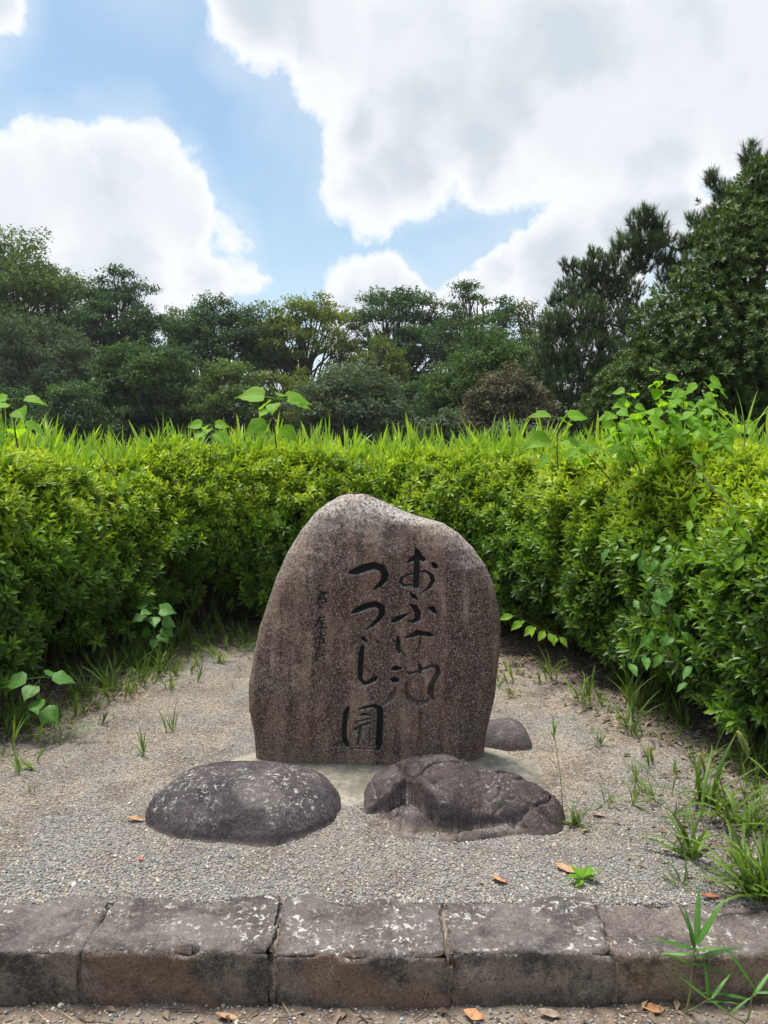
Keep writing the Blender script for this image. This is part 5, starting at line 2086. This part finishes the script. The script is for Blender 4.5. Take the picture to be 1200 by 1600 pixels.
litter('soil_leaf_litter', 420, soil_litter, M['litter'], (.012, .045))
litter('soil_straw_litter', 120, soil_litter, M['straw'], (.04, .10), .15, 'blade')

# dirt and grit packed into the kerb joints
g = Geo()
for jx in joints[1:-1]:
    n = 26
    V = []
    for i in range(n + 1):
        y = KERB_FRONT + .012 + (KERB_BACK - KERB_FRONT) * i / n
        z = -.018 - .01 * random.random() - (.03 * (1 - i / 3) if i < 3 else 0)
        V += [(jx - .012, y, z), (jx + random.uniform(-.003, .003), y, z + random.uniform(-.004, .006)), (jx + .012, y, z)]
    V += [(jx - .012, KERB_FRONT + .014, LOW - .03), (jx, KERB_FRONT + .012, LOW - .03), (jx + .012, KERB_FRONT + .014, LOW - .03)]
    F = []
    for i in range(n):
        a = 3 * i
        F += [(a, a + 1, a + 4), (a, a + 4, a + 3), (a + 1, a + 2, a + 5), (a + 1, a + 5, a + 4)]
    b0 = 3 * (n + 1)
    F += [(0, b0, b0 + 1), (0, b0 + 1, 1), (1, b0 + 1, b0 + 2), (1, b0 + 2, 2)]
    g.add(V, F)
obj('joint_dirt', g.mesh('joint_dirt', M['path']), kind='stuff')

# broad-leaved vine climbing through the nearer hedge
def vine(label, pts, meshes, nleaf, size, seed, spreadr=.07):
    r = random.Random(seed)
    root = empty('hedge_vine', pts[0], label, 'vine')
    o_ = Vector(pts[0])
    g = Geo()
    g.tube([Vector(p) - o_ for p in pts], [.003] * len(pts), 5)
    obj('stem', g.mesh('stem', M['stem'], True), root)
    for k in range(nleaf):
        t = (k + .5) / nleaf * (len(pts) - 1)
        i = min(len(pts) - 2, int(t))
        p = Vector(pts[i]).lerp(Vector(pts[i + 1]), t - i) - o_ + Vector((r.gauss(0, spreadr), -abs(r.gauss(0, .03)), r.gauss(0, spreadr)))
        az = r.choice([r.uniform(1.3, 2.4), r.uniform(3.9, 5.2), r.uniform(2.4, 3.9)])
        leaf_part(root, r.choice(meshes), p, az, math.radians(r.uniform(-65, -20)), r.uniform(-.4, .4) - math.sin(az) * .5, size * r.uniform(.6, 1.15))
    return root


vine('dark broad leaved vine hanging down the face of the hedge above the foxtails', [at(1010, 850, 4.05), at(1030, 900, 4.0), at(1050, 960, 3.9), at(1040, 1020, 3.85), at(1080, 1060, 3.75)], OVALS2 if 'OVALS2' in globals() else
     [heart_leaf_mesh('leaf', M['heart_low'], .12, .060, .02, .22, .22, False, i + 40) for i in range(3)], 46, .75, 5, .09)
vine('pale leaved vine creeping over the hedge shoulder below the heart leaf bush', [at(1080, 720, 4.2), at(1110, 760, 3.9), at(1150, 800, 3.7), at(1180, 840, 3.6), at(1150, 880, 3.6)],
     [heart_leaf_mesh('leaf', M['heart'], .12, .050, .02, .22, .22, False, i + 50) for i in range(3)], 34, .75, 6, .10)
vine('small vine with oval leaves climbing the left hedge face above the many leaved seedling', [at(150, 700, 4.9), at(190, 760, 4.9), at(170, 820, 4.75)],
     [heart_leaf_mesh('leaf', M['heart'], .10, .055, .02, .22, .22, True, i + 60) for i in range(2)], 10, .7, 7, .12)


def gravel_bits(n):
    P = np.stack([RNG.uniform(-2, 2, n), RNG.uniform(2.5, 5.5, n), np.zeros(n)], 1)
    P = P[path_dist(P[:, 0], P[:, 1]) > 0]
    P[:, 2] = ground_z(P[:, 0], P[:, 1]) + .006
    return P


litter('gravel_leaf_litter', 260, gravel_bits, M['litter'], (.008, .026))
litter('kerb_foot_litter', 240, low_strip, M['litter'], (.01, .05))
litter('kerb_foot_straw', 70, low_strip, M['straw'], (.03, .09), .15, 'blade')

# thin summer haze between the hedge and the far trees
vm = bpy.data.materials.new('air')
vm.use_nodes = True
vm.node_tree.nodes.clear()
vo = vm.node_tree.nodes.new('ShaderNodeOutputMaterial')
pv = vm.node_tree.nodes.new('ShaderNodeVolumePrincipled')
pv.inputs['Color'].default_value = (.86, .92, 1, 1)
pv.inputs['Density'].default_value = .0004
pv.inputs['Anisotropy'].default_value = .3
vm.node_tree.links.new(pv.outputs[0], vo.inputs['Volume'])
bx0, bx1, by0, by1, bz0, bz1 = -410, 410, -310, 610, -1.5, 22
V = [(x, y, z) for x in (bx0, bx1) for y in (by0, by1) for z in (bz0, bz1)]
F = [(0, 1, 3, 2), (4, 6, 7, 5), (0, 4, 5, 1), (2, 3, 7, 6), (0, 2, 6, 4), (1, 5, 7, 3)]
obj('haze', mesh('haze', V, F, vm), kind='stuff')
